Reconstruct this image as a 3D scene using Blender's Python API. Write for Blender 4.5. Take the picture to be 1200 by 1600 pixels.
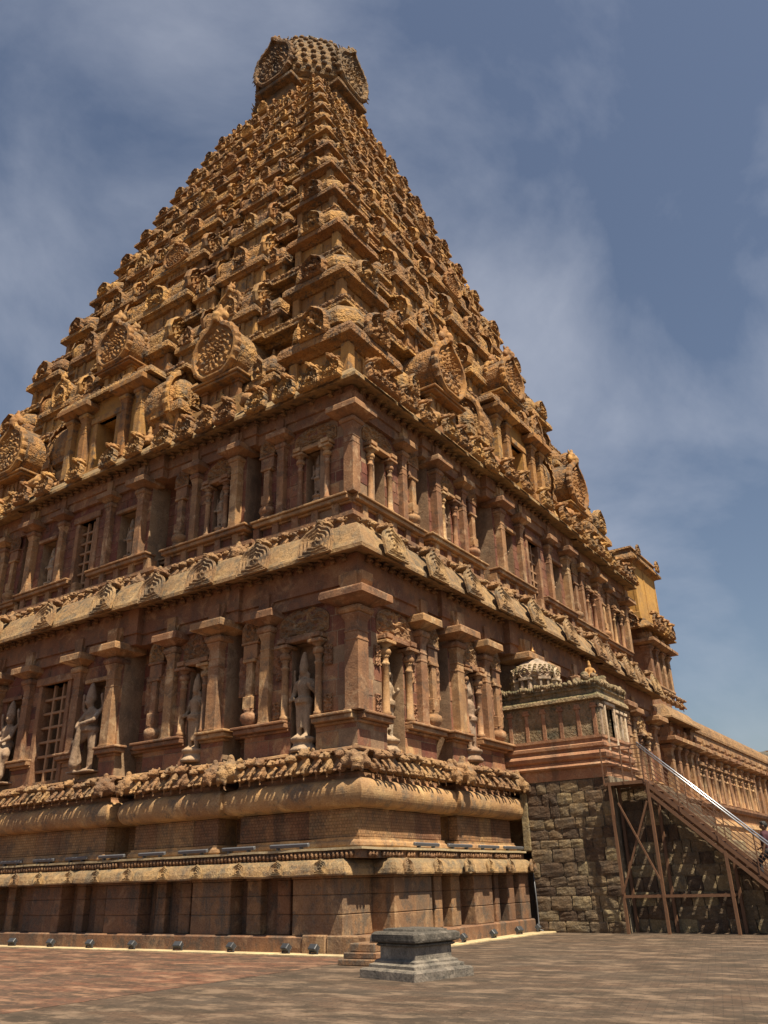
import bpy, math, random
from mathutils import Vector, Matrix, noise, Euler
R = math.radians
rnd = random.Random(7)

# ------------------------------------------------------------------ camera, sky, sun
scn = bpy.context.scene
col = scn.collection
for o in list(bpy.data.objects): bpy.data.objects.remove(o)

FPX, YAW, PITCH, ROLL = 1282.0, R(33.85), R(24.32), R(-1.545)
cam = bpy.data.cameras.new('camera'); camo = bpy.data.objects.new('camera', cam); col.objects.link(camo)
cam.sensor_fit = 'VERTICAL'; cam.sensor_height = 32.0; cam.sensor_width = 24.0
cam.lens = FPX / 1600.0 * 32.0
cam.clip_start = 0.1; cam.clip_end = 3000
fw = Vector((-math.sin(YAW) * math.cos(PITCH), math.cos(YAW) * math.cos(PITCH), math.sin(PITCH)))
rt = Vector((math.cos(YAW), math.sin(YAW), 0)); up = rt.cross(fw)
rt2 = math.cos(ROLL) * rt + math.sin(ROLL) * up; up2 = rt2.cross(fw)
mw = Matrix((rt2, up2, -fw)).transposed().to_4x4(); mw.translation = Vector((0, 0, 1.6))
camo.matrix_world = mw
scn.camera = camo

SUN = Vector((0.51, -0.205, 1.0)).normalized()          # towards the sun
SUN_EL = math.asin(SUN.z)
sun = bpy.data.lights.new('sun', 'SUN'); sun.energy = 5.0; sun.angle = R(0.5); sun.color = (1.0, 0.87, 0.66)
suno = bpy.data.objects.new('sun', sun); col.objects.link(suno)
suno.rotation_euler = (-SUN).to_track_quat('-Z', 'Y').to_euler(); suno.location = (20, -10, 60)

wd = bpy.data.worlds.new('World'); scn.world = wd; wd.use_nodes = True
nt = wd.node_tree; nt.nodes.clear()
def wn(t, **k):
    n = nt.nodes.new(t)
    for a, b in k.items(): setattr(n, a, b)
    return n
sky = wn('ShaderNodeTexSky', sky_type='NISHITA', sun_disc=False)
sky.sun_elevation = SUN_EL; sky.sun_rotation = math.atan2(SUN.x, SUN.y)
sky.air_density = 1.2; sky.dust_density = 1.6; sky.ozone_density = 1.5
bg = wn('ShaderNodeBackground'); bg.inputs['Strength'].default_value = 0.056
out = wn('ShaderNodeOutputWorld')
hs = wn('ShaderNodeHueSaturation'); hs.inputs['Saturation'].default_value = 0.9; hs.inputs['Value'].default_value = 0.9; hs.inputs['Hue'].default_value = 0.503
tc = wn('ShaderNodeTexCoord')
mp = wn('ShaderNodeMapping'); mp.inputs['Scale'].default_value = (1.0, 1.2, 1.5); mp.inputs['Location'].default_value = (7.2, 5.1, 3.3); mp.inputs['Rotation'].default_value = (0.3, 0.5, 0.4)
nz = wn('ShaderNodeTexNoise'); nz.inputs['Scale'].default_value = 1.75; nz.inputs['Detail'].default_value = 14; nz.inputs['Roughness'].default_value = 0.56; nz.inputs['Distortion'].default_value = 0.4
cr = wn('ShaderNodeValToRGB'); cr.color_ramp.elements[0].position = 0.47; cr.color_ramp.elements[1].position = 0.76
cr.color_ramp.elements[0].color = (0, 0, 0, 1); cr.color_ramp.elements[1].color = (0.62, 0.62, 0.62, 1)
mx = wn('ShaderNodeMix', data_type='RGBA')
mx.inputs[7].default_value = (6.0, 6.3, 7.2, 1)
L = nt.links.new
L(sky.outputs[0], hs.inputs['Color']); L(tc.outputs['Generated'], mp.inputs[0]); L(mp.outputs[0], nz.inputs['Vector'])
L(nz.outputs[0], cr.inputs[0]); L(cr.outputs[0], mx.inputs[0]); L(hs.outputs[0], mx.inputs[6])
L(mx.outputs[2], bg.inputs[0]); L(bg.outputs[0], out.inputs[0])

scn.view_settings.view_transform = 'Standard'; scn.view_settings.look = 'None'
scn.view_settings.exposure = 0.82; scn.view_settings.gamma = 1.0; scn.view_settings.use_curve_mapping = False
scn.render.engine = 'CYCLES'
scn.render.resolution_x = 768; scn.render.resolution_y = 1024

# ------------------------------------------------------------------ materials
MATS = {}
def stone(name, c1, c2, c3, stain=(0.06, 0.045, 0.035), stain_amt=0.5, scale=0.9, bump=0.35, carve=0.0, carve_scale=6.0, lichen=0.0,
          lichen_col=(0.07, 0.065, 0.05), rough=0.9, fine=26.0, rand=0.12, joints=None, streak=0.6, sat=1.03):
    m = bpy.data.materials.new(name); m.use_nodes = True; t = m.node_tree; N = t.nodes; N.clear()
    def n(ty, **k):
        a = N.new(ty)
        for x, y in k.items(): setattr(a, x, y)
        return a
    def lk(a, b): t.links.new(a, b)
    o = n('ShaderNodeOutputMaterial'); b = n('ShaderNodeBsdfPrincipled'); b.inputs['Roughness'].default_value = rough
    if 'Specular IOR Level' in b.inputs: b.inputs['Specular IOR Level'].default_value = 0.25
    g = n('ShaderNodeNewGeometry'); P = g.outputs['Position']
    def nzz(sc, det=6, rgh=0.6, vec=P, dist=0.0):
        a = n('ShaderNodeTexNoise'); a.inputs['Scale'].default_value = sc; a.inputs['Detail'].default_value = det; a.inputs['Roughness'].default_value = rgh
        a.inputs['Distortion'].default_value = dist; lk(vec, a.inputs['Vector']); return a.outputs[0]
    def ramp(v, a, bb):
        r = n('ShaderNodeMapRange'); r.inputs[1].default_value = a; r.inputs[2].default_value = bb; lk(v, r.inputs[0]); return r.outputs[0]
    def mix(f, A, B, mode='MIX'):
        x = n('ShaderNodeMix', data_type='RGBA', blend_type=mode)
        if isinstance(f, float): x.inputs[0].default_value = f
        else: lk(f, x.inputs[0])
        for v, i in ((A, 6), (B, 7)):
            if isinstance(v, tuple): x.inputs[i].default_value = v + (1,)
            else: lk(v, x.inputs[i])
        return x.outputs[2]
    def math_(op, A, B):
        x = n('ShaderNodeMath', operation=op)
        for v, i in ((A, 0), (B, 1)):
            if isinstance(v, (int, float)): x.inputs[i].default_value = v
            else: lk(v, x.inputs[i])
        return x.outputs[0]
    c = mix(ramp(nzz(scale, 7, 0.62), 0.42, 0.58), c1, c2)
    c = mix(math_('MULTIPLY', ramp(nzz(scale * 1.7, 8, 0.72, P, 0.6), 0.53, 0.63), 0.85), c, c3)
    c = mix(math_('MULTIPLY', ramp(nzz(0.23, 5, 0.65), 0.40, 0.66), 0.45), c, mix(0.62, c, stain))
    # streaky vertical stains
    mpn = n('ShaderNodeMapping'); mpn.inputs['Scale'].default_value = (2.6, 2.6, 0.35); lk(P, mpn.inputs[0])
    st = math_('MULTIPLY', ramp(nzz(1.0, 6, 0.68, mpn.outputs[0]), 0.48, 0.62), ramp(nzz(0.55, 3), 0.35, 0.65))
    st = math_('MULTIPLY', st, min(1.0, stain_amt * streak * 1.5))
    c = mix(st, c, stain)
    bl = math_('MULTIPLY', ramp(nzz(scale * 2.1, 8, 0.78), 0.515, 0.60), min(1.0, stain_amt * 0.95))
    c = mix(bl, c, stain)
    if lichen:
        sx = n('ShaderNodeSeparateXYZ'); lk(g.outputs['True Normal'], sx.inputs[0])
        lm = math_('MULTIPLY', ramp(sx.outputs[2], 0.1, 0.8), ramp(nzz(3.4, 8, 0.75), 0.38, 0.6))
        c = mix(math_('MULTIPLY', lm, lichen), c, lichen_col)
    fz = nzz(fine, 4, 0.7)
    c = mix(ramp(fz, 0.2, 0.8), mix(0.32, c, (0.0, 0.0, 0.0)), mix(0.10, c, (1.0, 0.9, 0.75)))
    oi = n('ShaderNodeObjectInfo')
    hv = n('ShaderNodeHueSaturation'); lk(c, hv.inputs['Color']); hv.inputs['Saturation'].default_value = sat
    lk(ramp_out(n, lk, oi.outputs['Random'], 1 - rand * 1.6, 1 + rand * 1.2), hv.inputs['Value'])
    lk(ramp_out(n, lk, oi.outputs['Random'], 0.5 - rand * 0.05, 0.5 + rand * 0.06), hv.inputs['Hue'])
    c = hv.outputs[0]
    hgt = math_('ADD', math_('MULTIPLY', nzz(5.5, 6, 0.7), 0.8), math_('MULTIPLY', fz, 0.25))
    if joints:
        bw, bh = joints
        # masonry joints measured along the wall, same on both faces
        sp = n('ShaderNodeSeparateXYZ'); lk(P, sp.inputs[0])
        al = math_('ADD', sp.outputs[0], sp.outputs[1])
        cb = n('ShaderNodeCombineXYZ'); lk(al, cb.inputs[0]); lk(sp.outputs[2], cb.inputs[1])
        bt = n('ShaderNodeTexBrick'); bt.inputs['Scale'].default_value = 1.0; bt.inputs['Brick Width'].default_value = bw; bt.inputs['Row Height'].default_value = bh
        bt.inputs['Mortar Size'].default_value = 0.010; bt.inputs['Mortar Smooth'].default_value = 0.3; bt.inputs['Color1'].default_value = (.78, .78, .78, 1); bt.inputs['Color2'].default_value = (1.12, 1.06, 1.0, 1); bt.inputs['Mortar'].default_value = (.5, .48, .45, 1)
        lk(cb.outputs[0], bt.inputs['Vector'])
        c = mix(0.75, c, bt.outputs['Color'], 'MULTIPLY')
        hgt = math_('SUBTRACT', hgt, math_('MULTIPLY', bt.outputs['Fac'], 0.6))
    if carve:
        vo = n('ShaderNodeTexVoronoi', feature='SMOOTH_F1'); vo.inputs['Scale'].default_value = carve_scale; lk(P, vo.inputs['Vector'])
        vo2 = n('ShaderNodeTexVoronoi'); vo2.inputs['Scale'].default_value = carve_scale * 2.6; lk(P, vo2.inputs['Vector'])
        hgt = math_('ADD', hgt, math_('MULTIPLY', math_('ADD', vo.outputs['Distance'], math_('MULTIPLY', vo2.outputs['Distance'], 0.5)), carve))
    bp = n('ShaderNodeBump'); bp.inputs['Strength'].default_value = bump; bp.inputs['Distance'].default_value = 0.09
    lk(hgt, bp.inputs['Height']); lk(bp.outputs[0], b.inputs['Normal']); lk(c, b.inputs['Base Color']); lk(b.outputs[0], o.inputs[0])
    MATS[name] = m
    return m
def ramp_out(n, lk, v, a, b):
    r = n('ShaderNodeMapRange'); r.inputs[3].default_value = a; r.inputs[4].default_value = b; lk(v, r.inputs[0]); return r.outputs[0]
def plain(name, c, rough=0.6, metal=0.0, var=0.25, bump=0.1, sc=9.0):
    m = bpy.data.materials.new(name); m.use_nodes = True; t = m.node_tree; b = t.nodes['Principled BSDF']
    b.inputs['Roughness'].default_value = rough; b.inputs['Metallic'].default_value = metal
    g = t.nodes.new('ShaderNodeNewGeometry'); z = t.nodes.new('ShaderNodeTexNoise'); z.inputs['Scale'].default_value = sc; z.inputs['Detail'].default_value = 6
    t.links.new(g.outputs['Position'], z.inputs['Vector'])
    x = t.nodes.new('ShaderNodeMix'); x.data_type = 'RGBA'
    x.inputs[6].default_value = tuple(v * (1 - var) for v in c) + (1,); x.inputs[7].default_value = tuple(min(1, v * (1 + var)) for v in c) + (1,)
    t.links.new(z.outputs[0], x.inputs[0]); t.links.new(x.outputs[2], b.inputs['Base Color'])
    bp = t.nodes.new('ShaderNodeBump'); bp.inputs['Strength'].default_value = bump; bp.inputs['Distance'].default_value = 0.02
    t.links.new(z.outputs[0], bp.inputs['Height']); t.links.new(bp.outputs[0], b.inputs['Normal'])
    MATS[name] = m; return m

stone('ochre', (0.50, 0.235, 0.055), (0.38, 0.165, 0.038), (0.60, 0.31, 0.085), stain_amt=0.8, lichen=0.7, bump=0.5, lichen_col=(0.05, 0.042, 0.03))
stone('ochre_carved', (0.48, 0.228, 0.058), (0.33, 0.148, 0.040), (0.58, 0.31, 0.095), stain_amt=0.9, lichen=0.95, bump=0.9, carve=1.1, carve_scale=5.0, lichen_col=(0.045, 0.04, 0.03))
stone('crown', (0.30, 0.150, 0.045), (0.17, 0.088, 0.032), (0.40, 0.22, 0.075), stain_amt=0.95, lichen=0.95, bump=1.0, carve=1.2, carve_scale=3.2, lichen_col=(0.045, 0.04, 0.03))
stone('ochre_plain', (0.56, 0.285, 0.05), (0.50, 0.25, 0.05), (0.58, 0.31, 0.08), stain_amt=0.3, lichen=0.2, bump=0.25, rand=0.03)
stone('wall', (0.35, 0.16, 0.068), (0.23, 0.092, 0.041), (0.48, 0.275, 0.135), stain_amt=0.5, bump=0.4)
stone('block', (0.35, 0.14, 0.062), (0.255, 0.076, 0.04), (0.47, 0.26, 0.13), stain_amt=0.5, bump=0.35, rand=0.30)
stone('pillar', (0.43, 0.215, 0.092), (0.29, 0.13, 0.053), (0.62, 0.4, 0.225), stain_amt=0.55, bump=0.4, rand=0.16)
stone('base', (0.38, 0.185, 0.078), (0.26, 0.112, 0.047), (0.48, 0.275, 0.135), stain_amt=0.7, bump=0.4, rand=0.24)
stone('inscribed', (0.37, 0.185, 0.078), (0.27, 0.122, 0.052), (0.46, 0.27, 0.135), stain_amt=0.6, bump=0.6, rand=0.26, joints=(0.11, 0.085))
stone('podium', (0.27, 0.125, 0.050), (0.17, 0.075, 0.032), (0.40, 0.235, 0.12), stain_amt=0.8, streak=1.0, bump=0.35)
stone('cornice', (0.41, 0.235, 0.095), (0.3, 0.16, 0.065), (0.5, 0.32, 0.155), stain_amt=0.85, lichen=0.8, lichen_col=(0.10, 0.08, 0.045), bump=0.7, carve=0.25, carve_scale=8)
stone('joint', (0.40, 0.25, 0.14), (0.30, 0.18, 0.10), (0.48, 0.33, 0.20), stain_amt=0.4, bump=0.4)
stone('carved', (0.38, 0.195, 0.075), (0.27, 0.13, 0.05), (0.50, 0.29, 0.125), stain_amt=0.55, lichen=0.35, bump=0.7, carve=0.7, carve_scale=9.0)
stone('statue', (0.44, 0.30, 0.195), (0.32, 0.20, 0.12), (0.58, 0.46, 0.35), stain_amt=0.5, bump=0.35, carve=0.25, carve_scale=14)
stone('statue_ochre', (0.50, 0.24, 0.065), (0.40, 0.18, 0.05), (0.58, 0.31, 0.10), stain_amt=0.45, lichen=0.4, bump=0.4)
stone('rubble', (0.205, 0.125, 0.060), (0.125, 0.078, 0.040), (0.32, 0.225, 0.135), stain_amt=0.75, bump=1.0, rand=0.34, scale=1.6)
stone('mortar', (0.25, 0.19, 0.125), (0.15, 0.11, 0.07), (0.34, 0.28, 0.20), stain_amt=0.7, bump=0.8)
stone('plaster', (0.40, 0.185, 0.095), (0.30, 0.120, 0.060), (0.48, 0.30, 0.19), stain=(0.06, 0.032, 0.020), stain_amt=0.38, streak=1.2, bump=0.3, lichen=0.1, scale=1.4, rand=0.05)
stone('plaster_moss', (0.38, 0.25, 0.14), (0.26, 0.18, 0.09), (0.48, 0.37, 0.23), stain=(0.05, 0.05, 0.03), stain_amt=0.9, bump=0.8, lichen=0.85, lichen_col=(0.085, 0.095, 0.028), carve=0.7, carve_scale=11)
stone('plaster_pale', (0.62, 0.47, 0.34), (0.5, 0.34, 0.22), (0.7, 0.58, 0.45), stain=(0.06, 0.05, 0.035), stain_amt=0.6, bump=0.35, lichen=0.35)
stone('granite_grey', (0.25, 0.205, 0.16), (0.17, 0.14, 0.115), (0.34, 0.285, 0.225), stain=(0.03, 0.03, 0.03), stain_amt=0.85, bump=0.6, scale=2.2, lichen=0.25, sat=0.9)
stone('slab_cap', (0.095, 0.084, 0.072), (0.065, 0.058, 0.05), (0.21, 0.185, 0.155), stain=(0.02, 0.02, 0.02), stain_amt=0.8, bump=0.8, scale=3)
stone('cream', (0.58, 0.45, 0.25), (0.50, 0.38, 0.22), (0.64, 0.53, 0.34), stain_amt=0.35, bump=0.2)
stone('inside_shade', (0.06, 0.035, 0.025), (0.045, 0.028, 0.02), (0.08, 0.05, 0.035), stain_amt=0.3)  # near-black base colour, paints the shade inside openings
plain('rust_steel', (0.135, 0.066, 0.034), 0.65, 0.0, 0.3, 0.2)
plain('chrome', (0.62, 0.64, 0.68), 0.38, 1.0, 0.05, 0.02)
plain('black_metal', (0.05, 0.053, 0.06), 0.5, 0.2, 0.2)
plain('grey_metal', (0.13, 0.135, 0.15), 0.45, 0.3, 0.2)
plain('lamp_glass', (0.28, 0.3, 0.34), 0.12, 0.0, 0.1, 0.0)
plain('bronze', (0.42, 0.2, 0.07), 0.35, 0.8, 0.2)
plain('lattice', (0.30, 0.17, 0.09), 0.85, 0.0, 0.3, 0.2)
plain('skin', (0.16, 0.085, 0.05), 0.55, 0.0, 0.1)
plain('maroon_cloth', (0.055, 0.014, 0.022), 0.85, 0.0, 0.3, 0.2)
plain('dark_cloth', (0.02, 0.021, 0.026), 0.85, 0.0, 0.3, 0.2)
plain('hair', (0.012, 0.010, 0.009), 0.6, 0.0, 0.3, 0.2)
plain('white_paint', (0.75, 0.73, 0.7), 0.5)
def M(n): return MATS[n]

def paving(name, c1, c2, mortar, ang, patch):
    m = bpy.data.materials.new(name); m.use_nodes = True; t = m.node_tree; N = t.nodes; b = N['Principled BSDF']; b.inputs['Roughness'].default_value = 0.9
    if 'Specular IOR Level' in b.inputs: b.inputs['Specular IOR Level'].default_value = 0.2
    g = N.new('ShaderNodeNewGeometry'); mp = N.new('ShaderNodeMapping'); mp.inputs['Rotation'].default_value = (0, 0, R(ang)); t.links.new(g.outputs['Position'], mp.inputs[0])
    bt = N.new('ShaderNodeTexBrick'); bt.inputs['Scale'].default_value = 1.0; bt.inputs['Brick Width'].default_value = 0.24; bt.inputs['Row Height'].default_value = 0.085
    bt.inputs['Mortar Size'].default_value = 0.008; bt.inputs['Mortar Smooth'].default_value = 0.4; bt.inputs['Bias'].default_value = 0.0
    bt.inputs['Color1'].default_value = c1 + (1,); bt.inputs['Color2'].default_value = c2 + (1,); bt.inputs['Mortar'].default_value = mortar + (1,)
    t.links.new(mp.outputs[0], bt.inputs['Vector'])
    cur = bt.outputs['Color']
    # worn patches, dark moss and pale dust, elongated with the courses
    for sc, lo, hi, colr, amt, sy in ((0.35, 0.42, 0.60, (0.075, 0.062, 0.050), 0.6, 2.0), (0.7, 0.44, 0.60, (0.045, 0.035, 0.026), 0.75, 2.0), (0.9, 0.50, 0.62, patch, 0.85, 2.1), (3.2, 0.52, 0.66, (0.035, 0.028, 0.02), 0.6, 1.6), (3.6, 0.56, 0.68, patch, 0.6, 1.6), (9.0, 0.66, 0.72, (0.42, 0.34, 0.26), 0.55, 1.0)):
        m2 = N.new('ShaderNodeMapping'); m2.inputs['Rotation'].default_value = (0, 0, R(ang)); m2.inputs['Scale'].default_value = (1, sy, 1); m2.inputs['Location'].default_value = (sc * 3, sc, 0)
        t.links.new(g.outputs['Position'], m2.inputs[0])
        z = N.new('ShaderNodeTexNoise'); z.inputs['Scale'].default_value = sc; z.inputs['Detail'].default_value = 7; z.inputs['Roughness'].default_value = 0.68; t.links.new(m2.outputs[0], z.inputs['Vector'])
        r = N.new('ShaderNodeMapRange'); r.inputs[1].default_value = lo; r.inputs[2].default_value = hi; r.inputs[4].default_value = amt; t.links.new(z.outputs[0], r.inputs[0])
        x = N.new('ShaderNodeMix'); x.data_type = 'RGBA'; x.inputs[7].default_value = colr + (1,); t.links.new(r.outputs[0], x.inputs[0]); t.links.new(cur, x.inputs[6]); cur = x.outputs[2]
    t.links.new(cur, b.inputs['Base Color'])
    bp = N.new('ShaderNodeBump'); bp.inputs['Strength'].default_value = 0.6; bp.inputs['Distance'].default_value = 0.015; bp.invert = True
    t.links.new(bt.outputs['Fac'], bp.inputs['Height']); t.links.new(bp.outputs[0], b.inputs['Normal'])
    MATS[name] = m
paving('paving_red', (0.19, 0.080, 0.048), (0.12, 0.060, 0.040), (0.08, 0.055, 0.04), 8, (0.26, 0.15, 0.095))
paving('paving_brown', (0.115, 0.072, 0.048), (0.082, 0.055, 0.039), (0.05, 0.037, 0.028), -14, (0.19, 0.135, 0.095))

# ------------------------------------------------------------------ mesh helpers
class MB:
    def __init__(s): s.v = []; s.f = []; s.sm = []
    def add(s, vs, fs, smooth=False):
        b = len(s.v); s.v += [tuple(p) for p in vs]; s.f += [tuple(i + b for i in f) for f in fs]; s.sm += [smooth] * len(fs); return s
    def box(s, x0, x1, y0, y1, z0, z1, ch=0.0):
        if x1 < x0: x0, x1 = x1, x0
        if y1 < y0: y0, y1 = y1, y0
        if ch <= 0:
            return s.add([(x0, y0, z0), (x1, y0, z0), (x1, y1, z0), (x0, y1, z0), (x0, y0, z1), (x1, y0, z1), (x1, y1, z1), (x0, y1, z1)],
                         [(3, 2, 1, 0), (4, 5, 6, 7), (0, 1, 5, 4), (1, 2, 6, 5), (2, 3, 7, 6), (3, 0, 4, 7)])
        ch = min(ch, (x1 - x0) * .3, (y1 - y0) * .3, (z1 - z0) * .3)
        pr = [(z0, ch), (z0 + ch, 0), (z1 - ch, 0), (z1, ch)]
        rings = []
        for z, i in pr:
            a0, a1, b0, b1 = x0 + i, x1 - i, y0 + i, y1 - i
            c = ch if i == 0 else ch * .01
            rings.append([(a0 + c, b0, z), (a1 - c, b0, z), (a1, b0 + c, z), (a1, b1 - c, z), (a1 - c, b1, z), (a0 + c, b1, z), (a0, b1 - c, z), (a0, b0 + c, z)])
        return s.loft(rings)
    def loft(s, rings, closed=True, caps=True, smooth=False):
        n = len(rings[0]); vs = [p for r in rings for p in r]; fs = []
        for i in range(len(rings) - 1):
            for j in range(n if closed else n - 1):
                k = (j + 1) % n
                fs.append((i * n + j, i * n + k, (i + 1) * n + k, (i + 1) * n + j))
        s.add(vs, fs, smooth)
        if caps and closed:
            b = len(s.v) - len(vs)
            s.f.append(tuple(b + j for j in reversed(range(n)))); s.sm.append(False)
            s.f.append(tuple(b + (len(rings) - 1) * n + j for j in range(n))); s.sm.append(False)
        return s
    def prism(s, poly, z0, z1):
        a = sum(poly[i][0] * poly[(i + 1) % len(poly)][1] - poly[(i + 1) % len(poly)][0] * poly[i][1] for i in range(len(poly)))
        if a < 0: poly = poly[::-1]
        return s.loft([[(x, y, z0) for x, y in poly], [(x, y, z1) for x, y in poly]])
    def extr(s, poly_xz, y0, y1):           # outline in x,z pushed along y
        a = sum(poly_xz[i][0] * poly_xz[(i + 1) % len(poly_xz)][1] - poly_xz[(i + 1) % len(poly_xz)][0] * poly_xz[i][1] for i in range(len(poly_xz)))
        if a > 0: poly_xz = poly_xz[::-1]
        return s.loft([[(x, y0, z) for x, z in poly_xz], [(x, y1, z) for x, z in poly_xz]])
    def sq(s, prof, c=(0, 0), ch=0.12, ax=1.0, ay=1.0):    # square turned profile [(half, z)]
        rings = []
        for h, z in prof:
            k = h * ch; hx = h * ax; hy = h * ay
            rings.append([(c[0] + x, c[1] + y, z) for x, y in ((-hx + k, -hy), (hx - k, -hy), (hx, -hy + k), (hx, hy - k), (hx - k, hy), (-hx + k, hy), (-hx, hy - k), (-hx, -hy + k))])
        return s.loft(rings)
    def lathe(s, prof, c=(0, 0, 0), seg=16, smooth=True, rot=0.0):
        rings = [[(c[0] + r * math.cos(rot + 2 * math.pi * j / seg), c[1] + r * math.sin(rot + 2 * math.pi * j / seg), c[2] + z) for j in range(seg)] for r, z in prof]
        return s.loft(rings, smooth=smooth)
    def ell(s, c, r, seg=10, rings=6, rot=None):
        rr = []
        for i in range(rings + 1):
            a = math.pi * i / rings; q = max(math.sin(a), 0.02)
            rr.append([Vector((r[0] * q * math.cos(2 * math.pi * j / seg), r[1] * q * math.sin(2 * math.pi * j / seg), -r[2] * math.cos(a))) for j in range(seg)])
        m = Euler(rot).to_matrix() if rot else Matrix.Identity(3)
        return s.loft([[tuple(m @ p + Vector(c)) for p in q] for q in rr], smooth=True)
    def cap(s, p0, p1, r0, r1, seg=10):     # tapered limb with round ends
        p0 = Vector(p0); p1 = Vector(p1); d = (p1 - p0); ln = d.length or 1e-6; d.normalize()
        a = d.orthogonal().normalized(); b = d.cross(a)
        rings = []
        st = [(-r0 * .95, r0 * .3), (-r0 * .7, r0 * .72), (0, r0)] + [(ln * k, r0 + (r1 - r0) * k) for k in (.33, .66)] + [(ln, r1), (ln + r1 * .7, r1 * .72), (ln + r1 * .95, r1 * .3)]
        for t, r in st:
            rings.append([tuple(p0 + d * t + (a * math.cos(2 * math.pi * j / seg) + b * math.sin(2 * math.pi * j / seg)) * r) for j in range(seg)])
        return s.loft(rings, smooth=True)
    def bar(s, p0, p1, w, h=None):           # straight bar of rectangular section
        h = h or w; p0 = Vector(p0); p1 = Vector(p1); d = (p1 - p0).normalized()
        a = d.cross(Vector((0, 0, 1))); a = a.normalized() if a.length > 1e-3 else Vector((1, 0, 0)); b = d.cross(a).normalized()
        q = [(-w / 2, -h / 2), (w / 2, -h / 2), (w / 2, h / 2), (-w / 2, h / 2)]
        return s.loft([[tuple(p + a * x + b * y) for x, y in q] for p in (p0, p1)])
    def tube(s, pts, r, seg=8):
        pts = [Vector(p) for p in pts]; rings = []
        for i, p in enumerate(pts):
            d = (pts[min(i + 1, len(pts) - 1)] - pts[max(i - 1, 0)]).normalized(); a = d.cross(Vector((0.02, 0.03, 1))).normalized(); b = d.cross(a)
            rings.append([tuple(p + (a * math.cos(2 * math.pi * j / seg) + b * math.sin(2 * math.pi * j / seg)) * r) for j in range(seg)])
        return s.loft(rings, smooth=True)
    def wsweep(s, path, prof, amp=.018, step=.6, sc=1.1):   # worn moulding: sweep cut into short lengths and roughened
        o_ = [path[0]]
        for a, b in zip(path, path[1:]):
            ln = math.hypot(b[0] - a[0], b[1] - a[1]); k = max(1, int(ln / step))
            if ln > 1.2: fr = [.12 / ln] + [i / k for i in range(1, k) if .3 < ln * i / k < ln - .3] + [1 - .12 / ln, 1]
            else: fr = [1]
            o_ += [(a[0] + (b[0] - a[0]) * f, a[1] + (b[1] - a[1]) * f) for f in fr]
        s.sweep(o_, prof); s.rough(amp, sc); s.rough(amp * .6, sc * 3.1, 5.0); return s
    def sweep(s, path, prof, closed=False, smooth=False):    # path xy, outward = right of travel; prof = closed ring of (out, z)
        n = len(path); rings = []
        for i in range(n):
            p = Vector(path[i])
            if closed: a = Vector(path[i - 1]); b = Vector(path[(i + 1) % n])
            else: a = Vector(path[i - 1]) if i else None; b = Vector(path[i + 1]) if i < n - 1 else None
            ns = []
            if a is not None: t = (p - a).normalized(); ns.append(Vector((t.y, -t.x)))
            if b is not None: t = (b - p).normalized(); ns.append(Vector((t.y, -t.x)))
            m = ns[0] if len(ns) == 1 else (ns[0] + ns[1]) / max(0.3, 1 + ns[0].dot(ns[1]))
            rings.append([(p.x + m.x * o, p.y + m.y * o, z) for o, z in prof])
        if closed: rings.append(rings[0])
        return s.loft(rings, caps=not closed, smooth=smooth)
    def xf(s, mat, start=0):
        for i in range(start, len(s.v)): s.v[i] = tuple(mat @ Vector(s.v[i]))
        return s
    def rough(s, amp, sc=3.0, seed=0.0):
        for i, p in enumerate(s.v):
            q = noise.noise_vector(Vector(p) * sc + Vector((seed, seed * 1.7, 0)))
            s.v[i] = (p[0] + q.x * amp, p[1] + q.y * amp, p[2] + q.z * amp)
        return s
    def mesh(s, name, mat=None):
        me = bpy.data.meshes.new(name); me.from_pydata(s.v, [], s.f)
        me.polygons.foreach_set('use_smooth', s.sm)
        if mat: me.materials.append(M(mat))
        me.update(); return me

def fixn(me):
    import bmesh
    b = bmesh.new(); b.from_mesh(me); bmesh.ops.recalc_face_normals(b, faces=b.faces); b.to_mesh(me); b.free(); return me
def obj(name, me, parent=None, mat=None, loc=None):
    if isinstance(me, MB): me = fixn(me.mesh(name, mat))
    o = bpy.data.objects.new(name, me); col.objects.link(o)
    if loc is not None: o.location = loc
    if parent is not None: adopt(o, parent)
    return o
def adopt(o, parent):
    o.parent = parent
    if parent.get('_inv') is not None: o.matrix_parent_inverse = Matrix.Translation(-Vector(parent['_inv']))
def root(name, loc, label, cat, group=None, abs_children=False):
    o = bpy.data.objects.new(name, None); col.objects.link(o); o.empty_display_size = 0.3
    o.location = loc; o['label'] = label; o['category'] = cat
    if group: o['group'] = group
    if abs_children: ABS[o.name] = Vector(loc)
    return o
ABS = {}
def part(name, me, parent, mat=None):       # geometry given in world coordinates
    if isinstance(me, MB): me = fixn(me.mesh(name, mat))
    o = bpy.data.objects.new(name, me); col.objects.link(o); o.parent = parent
    if parent.name in ABS: o.matrix_parent_inverse = Matrix.Translation(-ABS[parent.name])
    return o
def tag(o, label, cat, group=None):
    o['label'] = label; o['category'] = cat
    if group: o['group'] = group
    return o
def struct(name, mb, mat):
    o = obj(name, mb, None, mat); o['kind'] = 'structure'; return o

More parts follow.
